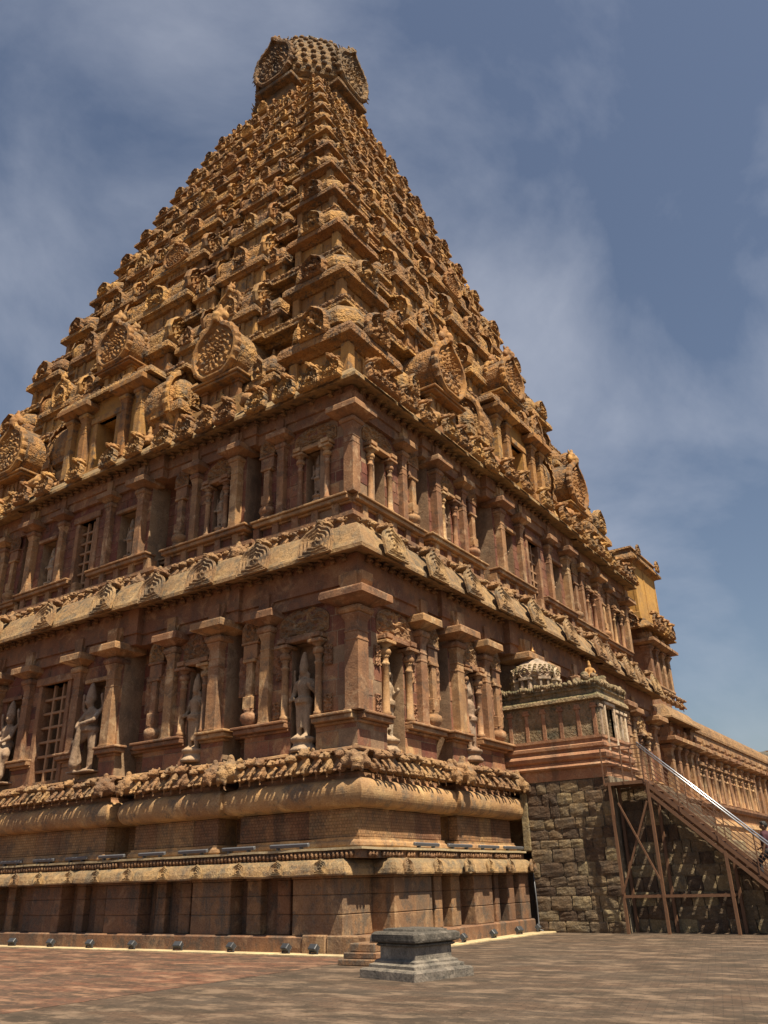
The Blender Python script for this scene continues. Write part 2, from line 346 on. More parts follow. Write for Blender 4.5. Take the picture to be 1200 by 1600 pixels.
def organic(name, mb, voxel, mat, smooth=4, rough=0.0, rsc=8.0):
    me = mb.mesh(name + '_raw'); o = bpy.data.objects.new('tmp', me); col.objects.link(o)
    m = o.modifiers.new('r', 'REMESH'); m.mode = 'VOXEL'; m.voxel_size = voxel
    if smooth: k = o.modifiers.new('s', 'SMOOTH'); k.factor = 0.5; k.iterations = smooth
    dg = bpy.context.evaluated_depsgraph_get(); ev = o.evaluated_get(dg); r = bpy.data.meshes.new_from_object(ev)
    bpy.data.objects.remove(o); bpy.data.meshes.remove(me)
    r.name = name
    for p in r.polygons: p.use_smooth = True
    if rough:
        for v in r.vertices: v.co += noise.noise_vector(v.co * rsc) * rough
    r.materials.clear(); r.materials.append(M(mat)); return r

# prototypes: (mesh of the part, [(sub-part name, mesh), ...])
def inst(name, proto, parent, mat):
    me, subs = proto
    o = bpy.data.objects.new(name, me); col.objects.link(o)
    if parent is not None:
        o.parent = parent
        if parent.name in ABS: o.matrix_parent_inverse = Matrix.Translation(-ABS[parent.name])
    o.matrix_basis = mat
    for sn, sm in subs:
        c = bpy.data.objects.new(sn, sm); col.objects.link(c); c.parent = o
    return o

# ------------------------------------------------------------------ carved prototypes
def horseshoe(th, fringe=0):
    c = math.cos(th); r = 0.5 * (1 - 0.03 * math.cos(2 * th)) + 0.13 * math.exp(-(th / 0.22) ** 2)
    if fringe and abs(th) < 2.15: r *= 1 + 0.075 * abs(math.sin(fringe * th / 2))
    if c < 0: r = min(r, 0.44 / -c)
    return r
def archway(th, fringe=0):
    c = math.cos(th); sn = abs(math.sin(th)); r = 0.5 + 0.12 * math.exp(-(th / 0.2) ** 2)
    if fringe and abs(th) < 1.7: r *= 1 + 0.075 * abs(math.sin(fringe * th / 2))
    if c < 0: r = min(0.5 / max(sn, .05), 0.44 / -c)
    return r
def gable_mb(kind='disc', seg=64, rings=12, fringe=0, thick=0.16, seed=0.0):
    b = MB(); rg = []
    for i in range(rings + 1):
        r = max(i / rings, 0.02); row = []
        for j in range(seg):
            th = -math.pi + 2 * math.pi * j / seg
            Rr = (archway if kind in ('kudu', 'lace', 'relief') else horseshoe)(th, fringe if r > .9 else 0) * r
            if kind == 'disc':
                h = 0.55 + 0.28 * math.cos(r * math.pi * 5.0)
                if r < 0.34: h = 0.75 + 0.25 * math.cos(th * 5) * (r / .34) - 0.5 * (r / .34) ** 2
                if r > 0.9: h = 0.55
                h += 0.12 * math.cos(th * 16) * (0.45 < r < 0.88)
            elif kind == 'scale':
                if r > 0.84: h = 0.95 if r < .98 else 0.6
                elif r > 0.76: h = 0.30
                else:
                    ph = math.pi * (i % 4) / 2
                    h = 0.30 + 0.62 * (i % 2) * max(0.0, math.cos(th * 10 + ph)) + 0.1
                    if math.cos(th) < -0.3: h = 0.65 + 0.3 * math.cos(th * 14) * math.cos(r * 16)
            elif kind == 'kudu':
                h = 0.62 + (0.22 * math.cos(r * math.pi * 9.0 + 1.2 * math.cos(th * 3)) if .36 < r < .94 else 0)
                if r < .36: h = .2 + .5 * max(0, math.cos(r / .36 * math.pi * .5)) * (1 + .5 * math.cos(th * 4)) + .25 * (r > .28)
                if r >= .94: h = .7
            elif kind == 'lace':
                x = Rr * math.sin(th); z = 0.44 + Rr * math.cos(th)
                h = .45 + .55 * noise.noise(Vector((x * 8 + 3, z * 8, 2.7 + seed))) + .5 * noise.noise(Vector((x * 17, z * 17, 6.1 + seed)))
                if r > .84: h = .9 if r < .97 else .55
                if r < .22: h = 1.0
            elif kind == 'relief':
                x = Rr * math.sin(th); z = 0.44 + Rr * math.cos(th)
                h = 0.5 + 0.9 * noise.noise(Vector((x * 9, z * 9, 1.7))) + 0.4 * noise.noise(Vector((x * 22, z * 22, 4.7)))
                if r > .93: h = .35
            else: h = 0.5 + 0.3 * math.cos(r * 9)
            row.append((Rr * math.sin(th), -thick * h, 0.44 + Rr * math.cos(th)))
        rg.append(row)
    rg.append([(x, 0.0, z) for x, y, z in rg[-1]])
    b.loft(rg, caps=False, smooth=False)
    return b
def arch_pts(k=1.0, n=20, base=0.44):
    return [(horseshoe(-math.pi + 2 * math.pi * j / n) * k * math.sin(-math.pi + 2 * math.pi * j / n), base + horseshoe(-math.pi + 2 * math.pi * j / n) * k * math.cos(-math.pi + 2 * math.pi * j / n)) for j in range(n)]

def lion_mb():
    b = MB()
    b.ell((0, -.10, .30), (.28, .24, .28)); b.ell((0, -.30, .22), (.20, .18, .14)); b.ell((0, -.36, .10), (.15, .12, .07))
    for s in (-1, 1):
        b.ell((s * .13, -.30, .40), (.08, .07, .08)); b.ell((s * .26, -.08, .50), (.08, .07, .15), rot=(0, s * .4, 0)); b.ell((s * .28, -.10, .22), (.12, .14, .16))
        b.ell((s * .12, -.34, .02), (.05, .06, .09))
    b.ell((0, -.12, .60), (.10, .10, .14)); return b
lion_me = organic('lion_mask', lion_mb(), 0.045, 'carved', 2, 0.02, 9)
lion_cr = lion_me.copy(); lion_cr.materials.clear(); lion_cr.materials.append(M('crown'))
lion_oc = lion_me.copy(); lion_oc.materials.clear(); lion_oc.materials.append(M('statue_ochre'))

def beast_mb(v=0):
    b = MB()
    b.ell((0, -.12, .16), (.15, .19, .16)); b.ell((0, -.13, .33), (.095, .11, .12)); b.ell((.02 * v, -.22, .50), (.13, .15, .12)); b.ell((.04 * v, -.36, .46), (.075, .09, .06))
    for s in (-1, 1):
        b.cap((s * .10, -.16, .34), (s * .10, -.32, .12), .042, .034, 8); b.ell((s * .12, -.16, .61), (.035, .03, .06)); b.ell((s * .08, -.34, .05), (.05, .06, .04))
        b.ell((s * .06, -.345, .545), (.032, .03, .03))
    if v: b.cap((v * .04, 0, .46), (v * .15, -.04, .60), .05, .05, 8)
    b.cap((0, -.2, 0), (0, -.2, -.1), .03, .03, 6)
    return b
beast_protos = [organic('beast%d' % i, beast_mb(v), 0.024, 'carved', 1, 0.008, 14) for i, v in enumerate((0, 1, -1))]

def figure_mb(arms=0):                     # seated dwarf / attendant, about 1 m
    b = MB()
    b.ell((0, -.12, .22), (.26, .22, .18)); b.cap((0, -.08, .3), (0, -.06, .62), .17, .19); b.ell((0, -.10, .86), (.12, .13, .15)); b.ell((0, -.06, 1.04), (.09, .09, .14))
    for s in (-1, 1):
        b.cap((s * .16, -.15, .2), (s * .33, -.30, .22), .10, .08); b.cap((s * .33, -.30, .22), (s * .16, -.36, .10), .08, .06)
        e = (s * .34, -.14, .45 + (.1 if arms == s else 0)); b.cap((s * .22, -.08, .66), e, .075, .06); b.cap(e, (s * .24, -.28, .5 + (.35 if arms == s else -.1)), .06, .05)
    return b
figure_me = [organic('figure%d' % i, figure_mb(a), 0.035, 'statue_ochre', 2, 0.012, 9) for i, a in enumerate((0, 1, -1))]

def statue_mb():                            # four-armed figure standing straight, crown tall, 1.95 m with lotus base
    b = MB()
    b.lathe([(.27, 0), (.30, .05), (.24, .12), (.20, .18), (.28, .24), (.28, .30)], (0, -.25, 0), 14)
    for s in (-1, 1):
        b.ell((s * .10, -.31, .33), (.06, .12, .045)); b.cap((s * .10, -.26, .36), (s * .10, -.27, .70), .065, .085); b.cap((s * .10, -.27, .70), (s * .09, -.25, 1.02), .085, .115)
        b.cap((s * .20, -.24, 1.43), (s * .29, -.24, 1.20), .07, .055); b.cap((s * .29, -.24, 1.20), (s * .24, -.38, 1.08 if s < 0 else 1.30), .052, .04); b.ell((s * .24, -.41, 1.07 if s < 0 else 1.35), (.045, .04, .06))
        b.cap((s * .20, -.18, 1.43), (s * .33, -.16, 1.38), .06, .05); b.cap((s * .33, -.16, 1.38), (s * .32, -.20, 1.62), .048, .038); b.ell((s * .32, -.2, 1.70), (.05, .03, .07))
        b.ell((s * .12, -.25, 1.56), (.035, .05, .07))
    b.ell((0, -.25, 1.04), (.19, .14, .13)); b.cap((0, -.25, 1.08), (0, -.25, 1.38), .125, .165); b.ell((0, -.25, 1.42), (.22, .13, .09)); b.cap((0, -.25, 1.46), (0, -.26, 1.56), .06, .06)
    b.ell((0, -.28, 1.66), (.095, .11, .125)); b.ell((0, -.385, 1.65), (.02, .03, .035)); b.lathe([(.105, 0), (.115, .05), (.10, .12), (.085, .22), (.05, .34), (.02, .40)], (0, -.26, 1.70), 12)
    b.lathe([(.20, 0), (.205, .07), (.2, .12)], (0, -.25, .98), 12); b.cap((0, -.35, .98), (0, -.34, .5), .035, .03)
    return b
def guardian_mb():                          # leaning door guardian with club, crossed leg, about 2.75 m
    b = MB()
    b.cap((.10, -.30, .08), (.14, -.30, .72), .10, .13); b.cap((.14, -.30, .72), (.10, -.30, 1.30), .14, .18); b.ell((.08, -.38, .06), (.10, .20, .07))
    b.cap((-.12, -.32, 1.25), (-.40, -.52, .95), .18, .14); b.cap((-.40, -.52, .95), (-.25, -.45, .35), .13, .09); b.ell((-.26, -.52, .28), (.09, .17, .06))
    b.ell((0, -.30, 1.32), (.29, .21, .18)); b.cap((0, -.30, 1.36), (-.04, -.30, 1.80), .19, .25); b.ell((-.05, -.30, 1.86), (.34, .19, .13)); b.cap((-.06, -.30, 1.9), (-.10, -.34, 2.06), .09, .09)
    b.ell((-.13, -.38, 2.20), (.135, .155, .175)); b.ell((-.16, -.54, 2.19), (.03, .04, .05)); b.lathe([(.15, 0), (.17, .07), (.15, .2), (.12, .36), (.07, .52), (.02, .6)], (-.12, -.35, 2.27), 12)
    b.cap((-.34, -.32, 1.84), (-.44, -.50, 1.52), .095, .08); b.cap((-.44, -.50, 1.52), (-.28, -.66, 1.38), .075, .06)
    b.cap((.26, -.30, 1.84), (.36, -.52, 1.58), .095, .08); b.cap((.36, -.52, 1.58), (-.10, -.66, 1.48), .075, .06)
    b.cap((-.34, -.24, 1.9), (-.54, -.26, 2.02), .085, .07); b.cap((-.54, -.26, 2.02), (-.50, -.34, 2.34), .065, .05); b.ell((-.5, -.35, 2.44), (.07, .05, .1))
    b.cap((.26, -.24, 1.9), (.44, -.26, 2.0), .085, .07); b.cap((.44, -.26, 2.0), (.40, -.34, 2.30), .065, .05); b.ell((.40, -.35, 2.38), (.07, .05, .09))
    b.cap((-.14, -.66, 1.46), (-.30, -.60, .25), .06, .15); b.lathe([(.31, 0), (.31, .1), (.29, .16)], (0, -.30, 1.26), 14)
    b.box(-.62, .5, -.62, .0, 0, .06)
    return b
statue_me = organic('statue', statue_mb(), 0.026, 'statue', 2, 0.006, 14)
guardian_me = organic('guardian', guardian_mb(), 0.036, 'statue', 2, 0.008, 10)
statue_small = statue_me.copy(); statue_small.materials.clear(); statue_small.materials.append(M('statue_ochre'))

def bull_mb():
    b = MB(); b.cap((-.35, -.2, .25), (.3, -.2, .30), .24, .25); b.ell((.25, -.2, .52), (.15, .15, .12)); b.cap((.38, -.2, .42), (.58, -.2, .55), .14, .12); b.ell((.70, -.2, .55), (.16, .10, .10))
    for s in (-1, 1): b.cap((.62, -.2 + s * .08, .62), (.60, -.2 + s * .12, .74), .03, .015, 6); b.ell((.4, -.2 + s * .2, .08), (.2, .07, .07)); b.ell((-.35, -.2 + s * .2, .12), (.2, .09, .11))
    return b
bull_me = organic('bull', bull_mb(), 0.04, 'statue_ochre', 2, 0.01, 8)

gable_disc = gable_mb('kudu', 72, 24, 0, .085).rough(.006, 6).mesh('gable_disc', 'cornice')
gable_disc_oc = gable_mb('lace', 48, 12, 14, .15).rough(.018, 7).mesh('gable_disc_oc', 'ochre_carved')
crown_scale = gable_mb('scale', 80, 18, 22, .16).rough(.012, 8).mesh('crown_scale', 'crown')
gable_scale = gable_mb('scale', 80, 18, 22, .16).rough(.010, 8).mesh('gable_scale', 'ochre')
torana_me = gable_mb('relief', 48, 18, 0, .12).mesh('torana', 'carved')

def relief_panel():
    b = MB(); n = 14; rows = []
    for i in range(n + 1):
        rows.append([((j / 8) - .5, -.03 - .10 * max(0, .5 + noise.noise(Vector((j * .9, i * .8, 3.3))) + .5 * noise.noise(Vector((j * 2.1, i * 1.9, 8)))), i / n) for j in range(9)])
    b.loft(rows, closed=False); b.box(-.5, .5, -.05, 0, 0, 1); return b
relief_me = relief_panel().mesh('relief', 'wall')

# square engaged pillar, 3.37 m from sill to top of abacus, half width .30
def pillar_proto(mat='pillar'):
    sh = MB().sq([(.33, 0), (.33, .05), (.30, .06), (.30, .62), (.298, .625), (.298, .633), (.30, .638), (.30, 1.28), (.297, 1.285), (.297, 1.292), (.30, 1.297), (.30, 1.95), (.318, 1.96), (.318, 2.0), (.29, 2.02), (.29, 2.20), (.315, 2.21), (.315, 2.25), (.29, 2.27), (.29, 2.52), (.325, 2.60), (.39, 2.70), (.39, 2.735)], ch=.07).mesh('shaft', mat)
    cp = MB().sq([(.34, 2.735), (.44, 2.76), (.49, 2.82), (.49, 2.88), (.44, 2.94), (.33, 2.965), (.33, 2.985)], ch=.16).mesh('capital', mat)
    ab = MB().sq([(.36, 2.985), (.88, 3.13), (.95, 3.14), (.95, 3.33), (.93, 3.37)], ch=.02).mesh('abacus', mat)
    br = MB()
    br.extr([(-.36, 3.37), (.36, 3.37), (.36, 3.50), (.52, 3.72), (.52, 3.98), (-.52, 3.98), (-.52, 3.72), (-.36, 3.50)], -.33, .33)
    br.extr([(-.30, 3.37), (.30, 3.37), (.33, 3.60), (.33, 3.97), (-.33, 3.97), (-.33, 3.60)], -.46, .46)
    return (fixn(sh), [('capital', fixn(cp)), ('abacus', fixn(ab)), ('bracket', fixn(br.mesh('bracket', mat)))])
PILLAR = pillar_proto()
def npillar():                               # small round niche pillar, 2.4 m tall, r .13
    sh = MB().lathe([(.17, 0), (.17, .12), (.13, .15), (.12, 1.55), (.15, 1.58), (.15, 1.64), (.11, 1.66), (.12, 1.80), (.17, 1.86)], seg=12).mesh('s', 'pillar')
    cp = MB().lathe([(.12, 1.86), (.20, 1.90), (.22, 1.98), (.19, 2.06), (.12, 2.09), (.12, 2.13), (.28, 2.22)], seg=12); cp.box(-.30, .30, -.30, .30, 2.22, 2.32, .015)
    return (fixn(sh), [('capital', fixn(cp.mesh('c', 'pillar')))])
NPILLAR = npillar()
def potpillar():                             # vase-based half pillar of the recesses, 3.4 m
    pot = MB().lathe([(.18, 0), (.30, .03), (.30, .08), (.16, .12), (.30, .22), (.36, .34), (.33, .46), (.2, .54), (.24, .58), (.24, .62)], seg=16).mesh('pot', 'pillar')
    sh = MB(); sh.box(-.22, .22, -.20, .12, .62, 1.0, .02); sh.box(-.15, .15, -.15, .12, 1.0, 2.05, .015); sh.box(-.30, .30, -.20, .12, 2.05, 2.15, .015)
    pv = MB(); pv.box(-.34, .34, -.14, .12, 2.15, 2.62, .02); pv.box(-.42, .42, -.19, .12, 2.62, 2.70, .02)
    ga = MB(); st = len(ga.v); g = gable_mb('relief', 32, 10, 0, .12); ga.add(g.v, g.f); ga.xf(Matrix.Translation((0, -.10, 2.68)) @ Matrix.Diagonal((.86, 1, .80, 1)))
    return (fixn(pot), [('shaft', fixn(sh.mesh('s', 'pillar'))), ('pavilion', fixn(pv.mesh('p', 'wall'))), ('gable', ga.mesh('g', 'carved'))])
POTPILLAR = potpillar()

# miniature shrines of the parapets (unit size, base at z=0, front towards -y)
def finial(b, x, y, z, s=1.0):
    b.lathe([(.05 * s, 0), (.10 * s, .03 * s), (.07 * s, .06 * s), (.11 * s, .11 * s), (.06 * s, .16 * s), (.07 * s, .19 * s), (.02 * s, .27 * s)], (x, y, z), 8)
def kuta_proto(sd=0.0):
    b = MB(); b.sq([(.44, 0), (.44, .05), (.40, .06), (.40, .10)], ch=.04); b.box(-.37, .37, -.37, .37, .10, .42)
    for x in (-1, 1):
        for y in (-1, 1): b.box(x * .38 - .06, x * .38 + .06, y * .38 - .06, y * .38 + .06, .10, .42, .01)
    b.box(-.10, .10, -.395, -.36, .14, .38); b.box(-.10, .10, .36, .395, .14, .38); b.box(.36, .395, -.10, .10, .14, .38)
    e = MB().sq([(.40, .42), (.45, .44), (.55, .45), (.55, .51), (.52, .56), (.45, .60), (.43, .61)], ch=.03)
    r = MB().sq([(.43, .60), (.50, .62), (.51, .68), (.49, .75), (.42, .83), (.29, .90), (.12, .95), (.05, .96)], ch=.35 if sd < 4 else .12); r.rough(.022, 5, sd); finial(r, 0, 0, .95, .45 + .1 * (sd % 3))
    subs = [('eave', fixn(e.mesh('e', 'ochre_carved'))), ('roof', fixn(r.mesh('r', 'ochre_carved')))]
    g0 = gable_mb('lace', 32, 9, 10, .16, sd)
    for a in (0, math.pi / 2, math.pi, -math.pi / 2):
        g = MB(); g.add(g0.v, g0.f); g.xf(Matrix.Rotation(a, 4, 'Z') @ Matrix.Translation((0, -.48, .53)) @ Matrix.Diagonal((.44, .8, .31, 1))); subs.append(('gable', g.mesh('g', 'ochre_carved')))
    return (fixn(b.mesh('kuta', 'ochre')), subs)
def sala_proto(sd=0.0):                            # unit: x from -1..1, depth .8
    b = MB(); b.box(-.92, .92, -.40, .40, 0, .08, .015); b.box(-.84, .84, -.33, .40, .08, .42)
    for x in (-.84, -.42, .42, .84): b.box(x - .05, x + .05, -.38, -.30, .08, .42, .008)
    b.box(-.16, .16, -.37, -.33, .10, .38)
    for y in (-.3, .3):
        for x in (-1, 1): b.box(x * .86 - .04, x * .86 + .04, y - .05, y + .05, .08, .42)
    e = MB(); e.sq([(.42, .42), (.46, .44), (.54, .45), (.54, .51), (.50, .56), (.43, .60)], ch=.02, ax=1.9, ay=1.0)
    r = MB(); pts = []
    for k in range(13):
        a = math.pi * k / 12; pts.append((-.44 * math.cos(a) * (1 + .12 * math.sin(a)), 0.58 + .32 * math.sin(a) ** .7))
    rg = []
    for i in range(9):
        x = -.90 + 1.8 * i / 8; rg.append([(x, y, z) for y, z in pts])
    r.loft(rg, closed=True); r.rough(.025, 5, sd)
    for x in (-.6, -.3, 0, .3, .6): finial(r, x, 0, .925, .5)
    subs = [('eave', fixn(e.mesh('e', 'ochre_carved'))), ('roof', fixn(r.mesh('r', 'ochre_carved')))]
    g0 = gable_mb('lace', 40, 10, 12, .16, sd); gs = gable_mb('scale', 40, 12, 14, .14)
    g = MB(); g.add(g0.v, g0.f); g.xf(Matrix.Translation((0, -.44, .52)) @ Matrix.Diagonal((.62, .9, .34, 1))); subs.append(('gable', g.mesh('g', 'ochre_carved')))
    for a in (1, -1):
        g = MB(); g.add(gs.v, gs.f); g.xf(Matrix.Translation((a * .90, 0, .50)) @ Matrix.Rotation(a * math.pi / 2, 4, 'Z') @ Matrix.Diagonal((1.04, 1.1, .50, 1))); subs.append(('gable', g.mesh('g', 'ochre')))
    return (fixn(b.mesh('sala', 'ochre')), subs)
def nasi_proto():                            # horseshoe-fronted porch, width 1, depth about .9, height about 1.35
    b = MB(); b.box(-.40, .40, -.50, .5, 0, .06, .01); b.box(-.34, .34, -.40, .5, .06, .36)
    for x in (-1, 1):
        b.box(x * .36 - .06, x * .36 + .06, -.46, -.36, .06, .32, .008); b.box(x * .36 - .09, x * .36 + .09, -.49, -.33, .32, .36, .005)
        b.box(x * .14 - .03, x * .14 + .03, -.43, -.38, .06, .32)
    e = MB(); e.box(-.50, .50, -.62, .5, .36, .40, .01); e.box(-.54, .54, -.66, .5, .40, .44, .01)
    v = MB(); v.extr([(x, z + .44) for x, z in arch_pts(.90, 24)], -.60, .5)
    g = MB(); gs = gable_mb('scale', 80, 18, 22, .16); g.add(gs.v, gs.f); g.xf(Matrix.Translation((0, -.60, .43)) @ Matrix.Diagonal((1, .8, .98, 1)))
    f = MB(); fb = lion_oc
    subs = [('eave', fixn(e.mesh('e', 'ochre'))), ('vault', fixn(v.mesh('v', 'ochre_carved'))), ('gable', g.mesh('g', 'ochre'))]
    lm = lion_oc.copy(); lm.transform(Matrix.Translation((0, -.55, 1.36)) @ Matrix.Scale(.5, 4)); subs.append(('lion_mask', lm))
    fm = figure_me[0].copy(); fm.transform(Matrix.Translation((0, -.40, .08)) @ Matrix.Scale(.21, 4)); subs.append(('figure', fm))
    return (fixn(b.mesh('nasi', 'ochre')), subs)
KUTAS = [kuta_proto(q) for q in (0.0, 2.3, 5.1)]; SALAS = [sala_proto(q) for q in (0.0, 1.7, 3.9)]; NASI = nasi_proto()
def strip_mesh(seed):                        # one metre of ledge crest: little gables and lumps in a row
    rr = random.Random(seed); b = MB(); g0 = gable_mb('disc', 14, 4, 0, .2)
    for k in range(4):
        g = MB(); g.add(g0.v, g0.f); w = rr.uniform(.18, .27); g.xf(Matrix.Translation((-.375 + .25 * k, -.02, .02)) @ Matrix.Diagonal((w, .5, w * rr.uniform(.85, 1.1), 1))); b.add(g.v, g.f)
    for k in range(7): b.ell((-.46 + .153 * k + rr.uniform(-.02, .02), -.05, rr.uniform(.03, .10)), (.07, .08, rr.uniform(.05, .10)), 6, 4)
    b.box(-.5, .5, -.06, .08, -.02, .08); b.rough(.01, 9, seed); return fixn(b.mesh('strip', 'ochre_carved'))
STRIPS = [strip_mesh(i) for i in range(4)]

OPIL = pillar_proto('ochre')
def flame_mb():
    b = MB(); b.ell((0, 0, .18), (.17, .12, .22)); b.ell((.07, 0, .42), (.11, .09, .18)); b.ell((-.03, 0, .62), (.06, .06, .15)); return b
FLAME = organic('flame', flame_mb(), .05, 'crown', 1)

# ------------------------------------------------------------------ the temple tower: plan
CX, CY, W = -13.62, 18.70, 27.0
DC = W / 2
TEMPLE = root('temple_tower', (CX - W / 2, CY + W / 2, 0), 'huge stepped temple tower of carved brown and ochre stone with domed crown', 'temple', abs_children=True)
B1, B2, B3, B4 = 4.25, 5.0, 8.65, 9.7        # bay limits along a face
def P2(face, d, n, s=0.0): return (CX - d, CY + s - n) if face == 'L' else (CX - s + n, CY + d)
def FM(face, d, n, z, s=0.0, sx=1, sy=1, sz=1, tilt=0.0, rz=0.0):
    x, y = P2(face, d, n, s)
    return Matrix.Translation((x, y, z)) @ Matrix.Rotation((0 if face == 'L' else math.pi / 2) + rz, 4, 'Z') @ Matrix.Rotation(tilt, 4, 'X') @ Matrix.Diagonal((sx, sy, sz, 1))
def plan(s, nm, nc, rec, lim=(B1, B2, B3, B4), back=3.0):
    b1, b2, b3, b4 = lim
    def face():
        h = [(s, 0)]
        if rec is None:
            m1 = (b1 + b2) / 2; m2 = (b3 + b4) / 2
            h += [(m1, 0), (m1, nm), (m2, nm), (m2, nc)]
        else: h += [(b1, 0), (b1, -rec), (b2, -rec), (b2, nm), (b3, nm), (b3, nm - rec), (b4, nm - rec), (b4, nc)]
        return h + [(W - d, n) for d, n in reversed(h)]
    f = face()
    lpts = [P2('L', d, n, s) for d, n in reversed(f)]; rpts = [P2('R', d, n, s) for d, n in f]
    path = lpts[:-1] + rpts
    path = [(path[0][0], path[0][1] + back)] + path + [(path[-1][0] - back, path[-1][1])]
    # drop repeated points
    o = [path[0]]
    for p in path[1:]:
        if abs(p[0] - o[-1][0]) + abs(p[1] - o[-1][1]) > 1e-4: o.append(p)
    return o
def fbox(mb, face, d0, d1, n0, n1, z0, z1, s=0.0, ch=0.0):
    a = P2(face, d0, n0, s); b = P2(face, d1, n1, s); mb.box(a[0], b[0], a[1], b[1], z0, z1, ch)
NM, NC, REC = 0.15, 0.42, 0.62

# ---- podium
core = MB(); core.box(CX - W + .3, CX - .25, CY + .25, CY + W - .3, 0, 2.3); part('podium_core', core, TEMPLE, 'podium')
PO = 0.66                                    # how far the plinth stands out
pl = MB()
pl.sweep([(CX - W, CY - PO), (CX + PO, CY - PO), (CX + PO, 27.62)], [(0, -.2), (0, .38), (-.06, .42), (-1.2, .42), (-1.2, -.2)])
part('podium_plinth', pl, TEMPLE, 'podium')
bl = MB(); bl.box(CX - 1.3, CX - .55, CY - PO - .05, CY - .3, .02, .455, .03); bl.box(CX - .53, CX + PO + .05, CY - PO - .035, CY - .3, .02, .445, .03); part('plinth_block', bl, TEMPLE, 'podium')
# notched corner: left face ends at x=-13.72, right face starts at y=19.4
def pier(face, d0, d1, n, z0=.42, z1=1.84, name='podium_pier'):
    mb = MB()
    hs = [z0, z0 + (z1 - z0) * .34, z0 + (z1 - z0) * .66, z1 - .1, z1]
    for i in range(4):
        e = 0.0 if i < 3 else .03
        fbox(mb, face, d0 - e, d1 + e, -1.2 if d0 == .10 else -.4, n + e, hs[i] + (.004 if i else 0), hs[i + 1], ch=.02)
    return part(name, mb, TEMPLE, 'podium')
pier('L', .10, 1.75, .56); pier('L', 2.05, 2.5, .30); pier('L', 3.1, 3.6, .30)
d = 4.0
while d < 18:
    pier('L', d, d + 1.5, .54); pier('L', d + 1.85, d + 2.3, .26); pier('L', d + 2.9, d + 3.3, .26); d += 3.75
bw = MB(); fbox(bw, 'L', .35, 20, -.6, .02, .42, 1.9); fbox(bw, 'R', .75, 8.85, -.6, .12, .42, 1.9); part('podium_wall', bw, TEMPLE, 'podium')
for a, b_, n in ((.70, 2.55, .62), (3.0, 3.42, .42), (3.95, 4.45, .42), (5.0, 6.15, .60), (6.7, 6.98, .40), (7.3, 7.75, .55), (8.1, 8.8, .58)): pier('R', a, b_, n)
cpath = [(CX - W, CY - .58), (CX - .10, CY - .58), (CX - .10, CY + .70), (CX + .62, CY + .70), (CX + .62, CY + 2.6), (CX + .5, CY + 2.6), (CX + .5, CY + 4.9), (CX + .62, CY + 4.9), (CX + .62, CY + 6.2), (CX + .5, CY + 6.2), (CX + .5, CY + 8.88)]
cor = MB().wsweep(cpath, [(0, 1.84), (.16, 1.82), (.26, 1.80), (.27, 1.84), (.25, 1.95), (.18, 2.08), (.08, 2.17), (0, 2.2), (-.6, 2.2), (-.6, 1.84)])
part('podium_cornice', cor, TEMPLE, 'cornice')
for face, a, b_, off in (('L', .6, 17, .885), ('R', 1.0, 8.7, .90)):
    d = a
    while d < b_:
        inst('cornice_gable', (gable_disc, []), TEMPLE, FM(face, d, off, 1.83, sx=.44, sy=.8, sz=.36, tilt=R(-14))); d += 1.55 + rnd.uniform(-.25, .25)
fr = MB().sweep([(CX - W, CY - .54), (CX + .45, CY - .54), (CX + .45, CY + 8.88)], [(0, 2.2), (0, 2.4), (-.8, 2.4), (-.8, 2.2)]); part('frieze_band', fr, TEMPLE, 'podium')
kn = MB()
for face, b_ in (('L', 18), ('R', 8.8)):
    d = -.2
    while d < b_:
        x, y = P2(face, d, .58 if face == 'L' else .49); kn.ell((x, y, 2.29 + rnd.uniform(-.015, .015)), (.065, .065, .085), 6, 4); d += rnd.choice((.13, .14, .15, .34 if rnd.random() < .12 else .14))
o = part('frieze_carving', kn, TEMPLE, 'carved'); o['kind'] = 'stuff'
lg = MB().wsweep([(CX - W, CY - .64), (CX + .56, CY - .64), (CX + .56, CY + 8.88)], [(0, 2.402), (0, 2.46), (-.9, 2.46), (-.9, 2.402)]); part('podium_ledge', lg, TEMPLE, 'cream')

# ---- basement mouldings
bp = plan(0, NM, NC, REC)
part('foot_moulding', MB().wsweep(bp, [(.0, 2.46), (.10, 2.46), (.14, 2.52), (.12, 2.60), (.06, 2.66), (.06, 2.72), (-.9, 2.72), (-.9, 2.46)]), TEMPLE, 'base')
part('basement_core', MB().sweep(bp, [(-.12, 2.72), (-.12, 5.2), (-.9, 5.2), (-.9, 2.72)]), TEMPLE, 'base')
ucube = [MB().box(-.5, .5, -.5, .5, -.5, .5, .03).mesh('u0', 'block')]
UC = {}
def unit(mat):
    if mat not in UC:
        UC[mat] = fixn(MB().box(-.5, .5, -.5, .5, -.5, .5, .025).mesh('unit_' + mat, mat))
    return UC[mat]
POOL = []
def blk(face, d0, d1, n0, n1, z0, z1, s, mat, name):
    a = P2(face, d0, n0, s); b = P2(face, d1, n1, s)
    c = Vector(((a[0] + b[0]) / 2, (a[1] + b[1]) / 2, (z0 + z1) / 2)); sz = (abs(a[0] - b[0]), abs(a[1] - b[1]), z1 - z0)
    POOL.append((c, sz, mat, name))
BAYS = [(0, B1, 0.0), (B1, B2, -REC), (B2, B3, NM), (B3, B4, NM - REC), (B4, W - B4, NC)]
BAYS += [(W - b_, W - a, n) for a, b_, n in reversed(BAYS[:4])]
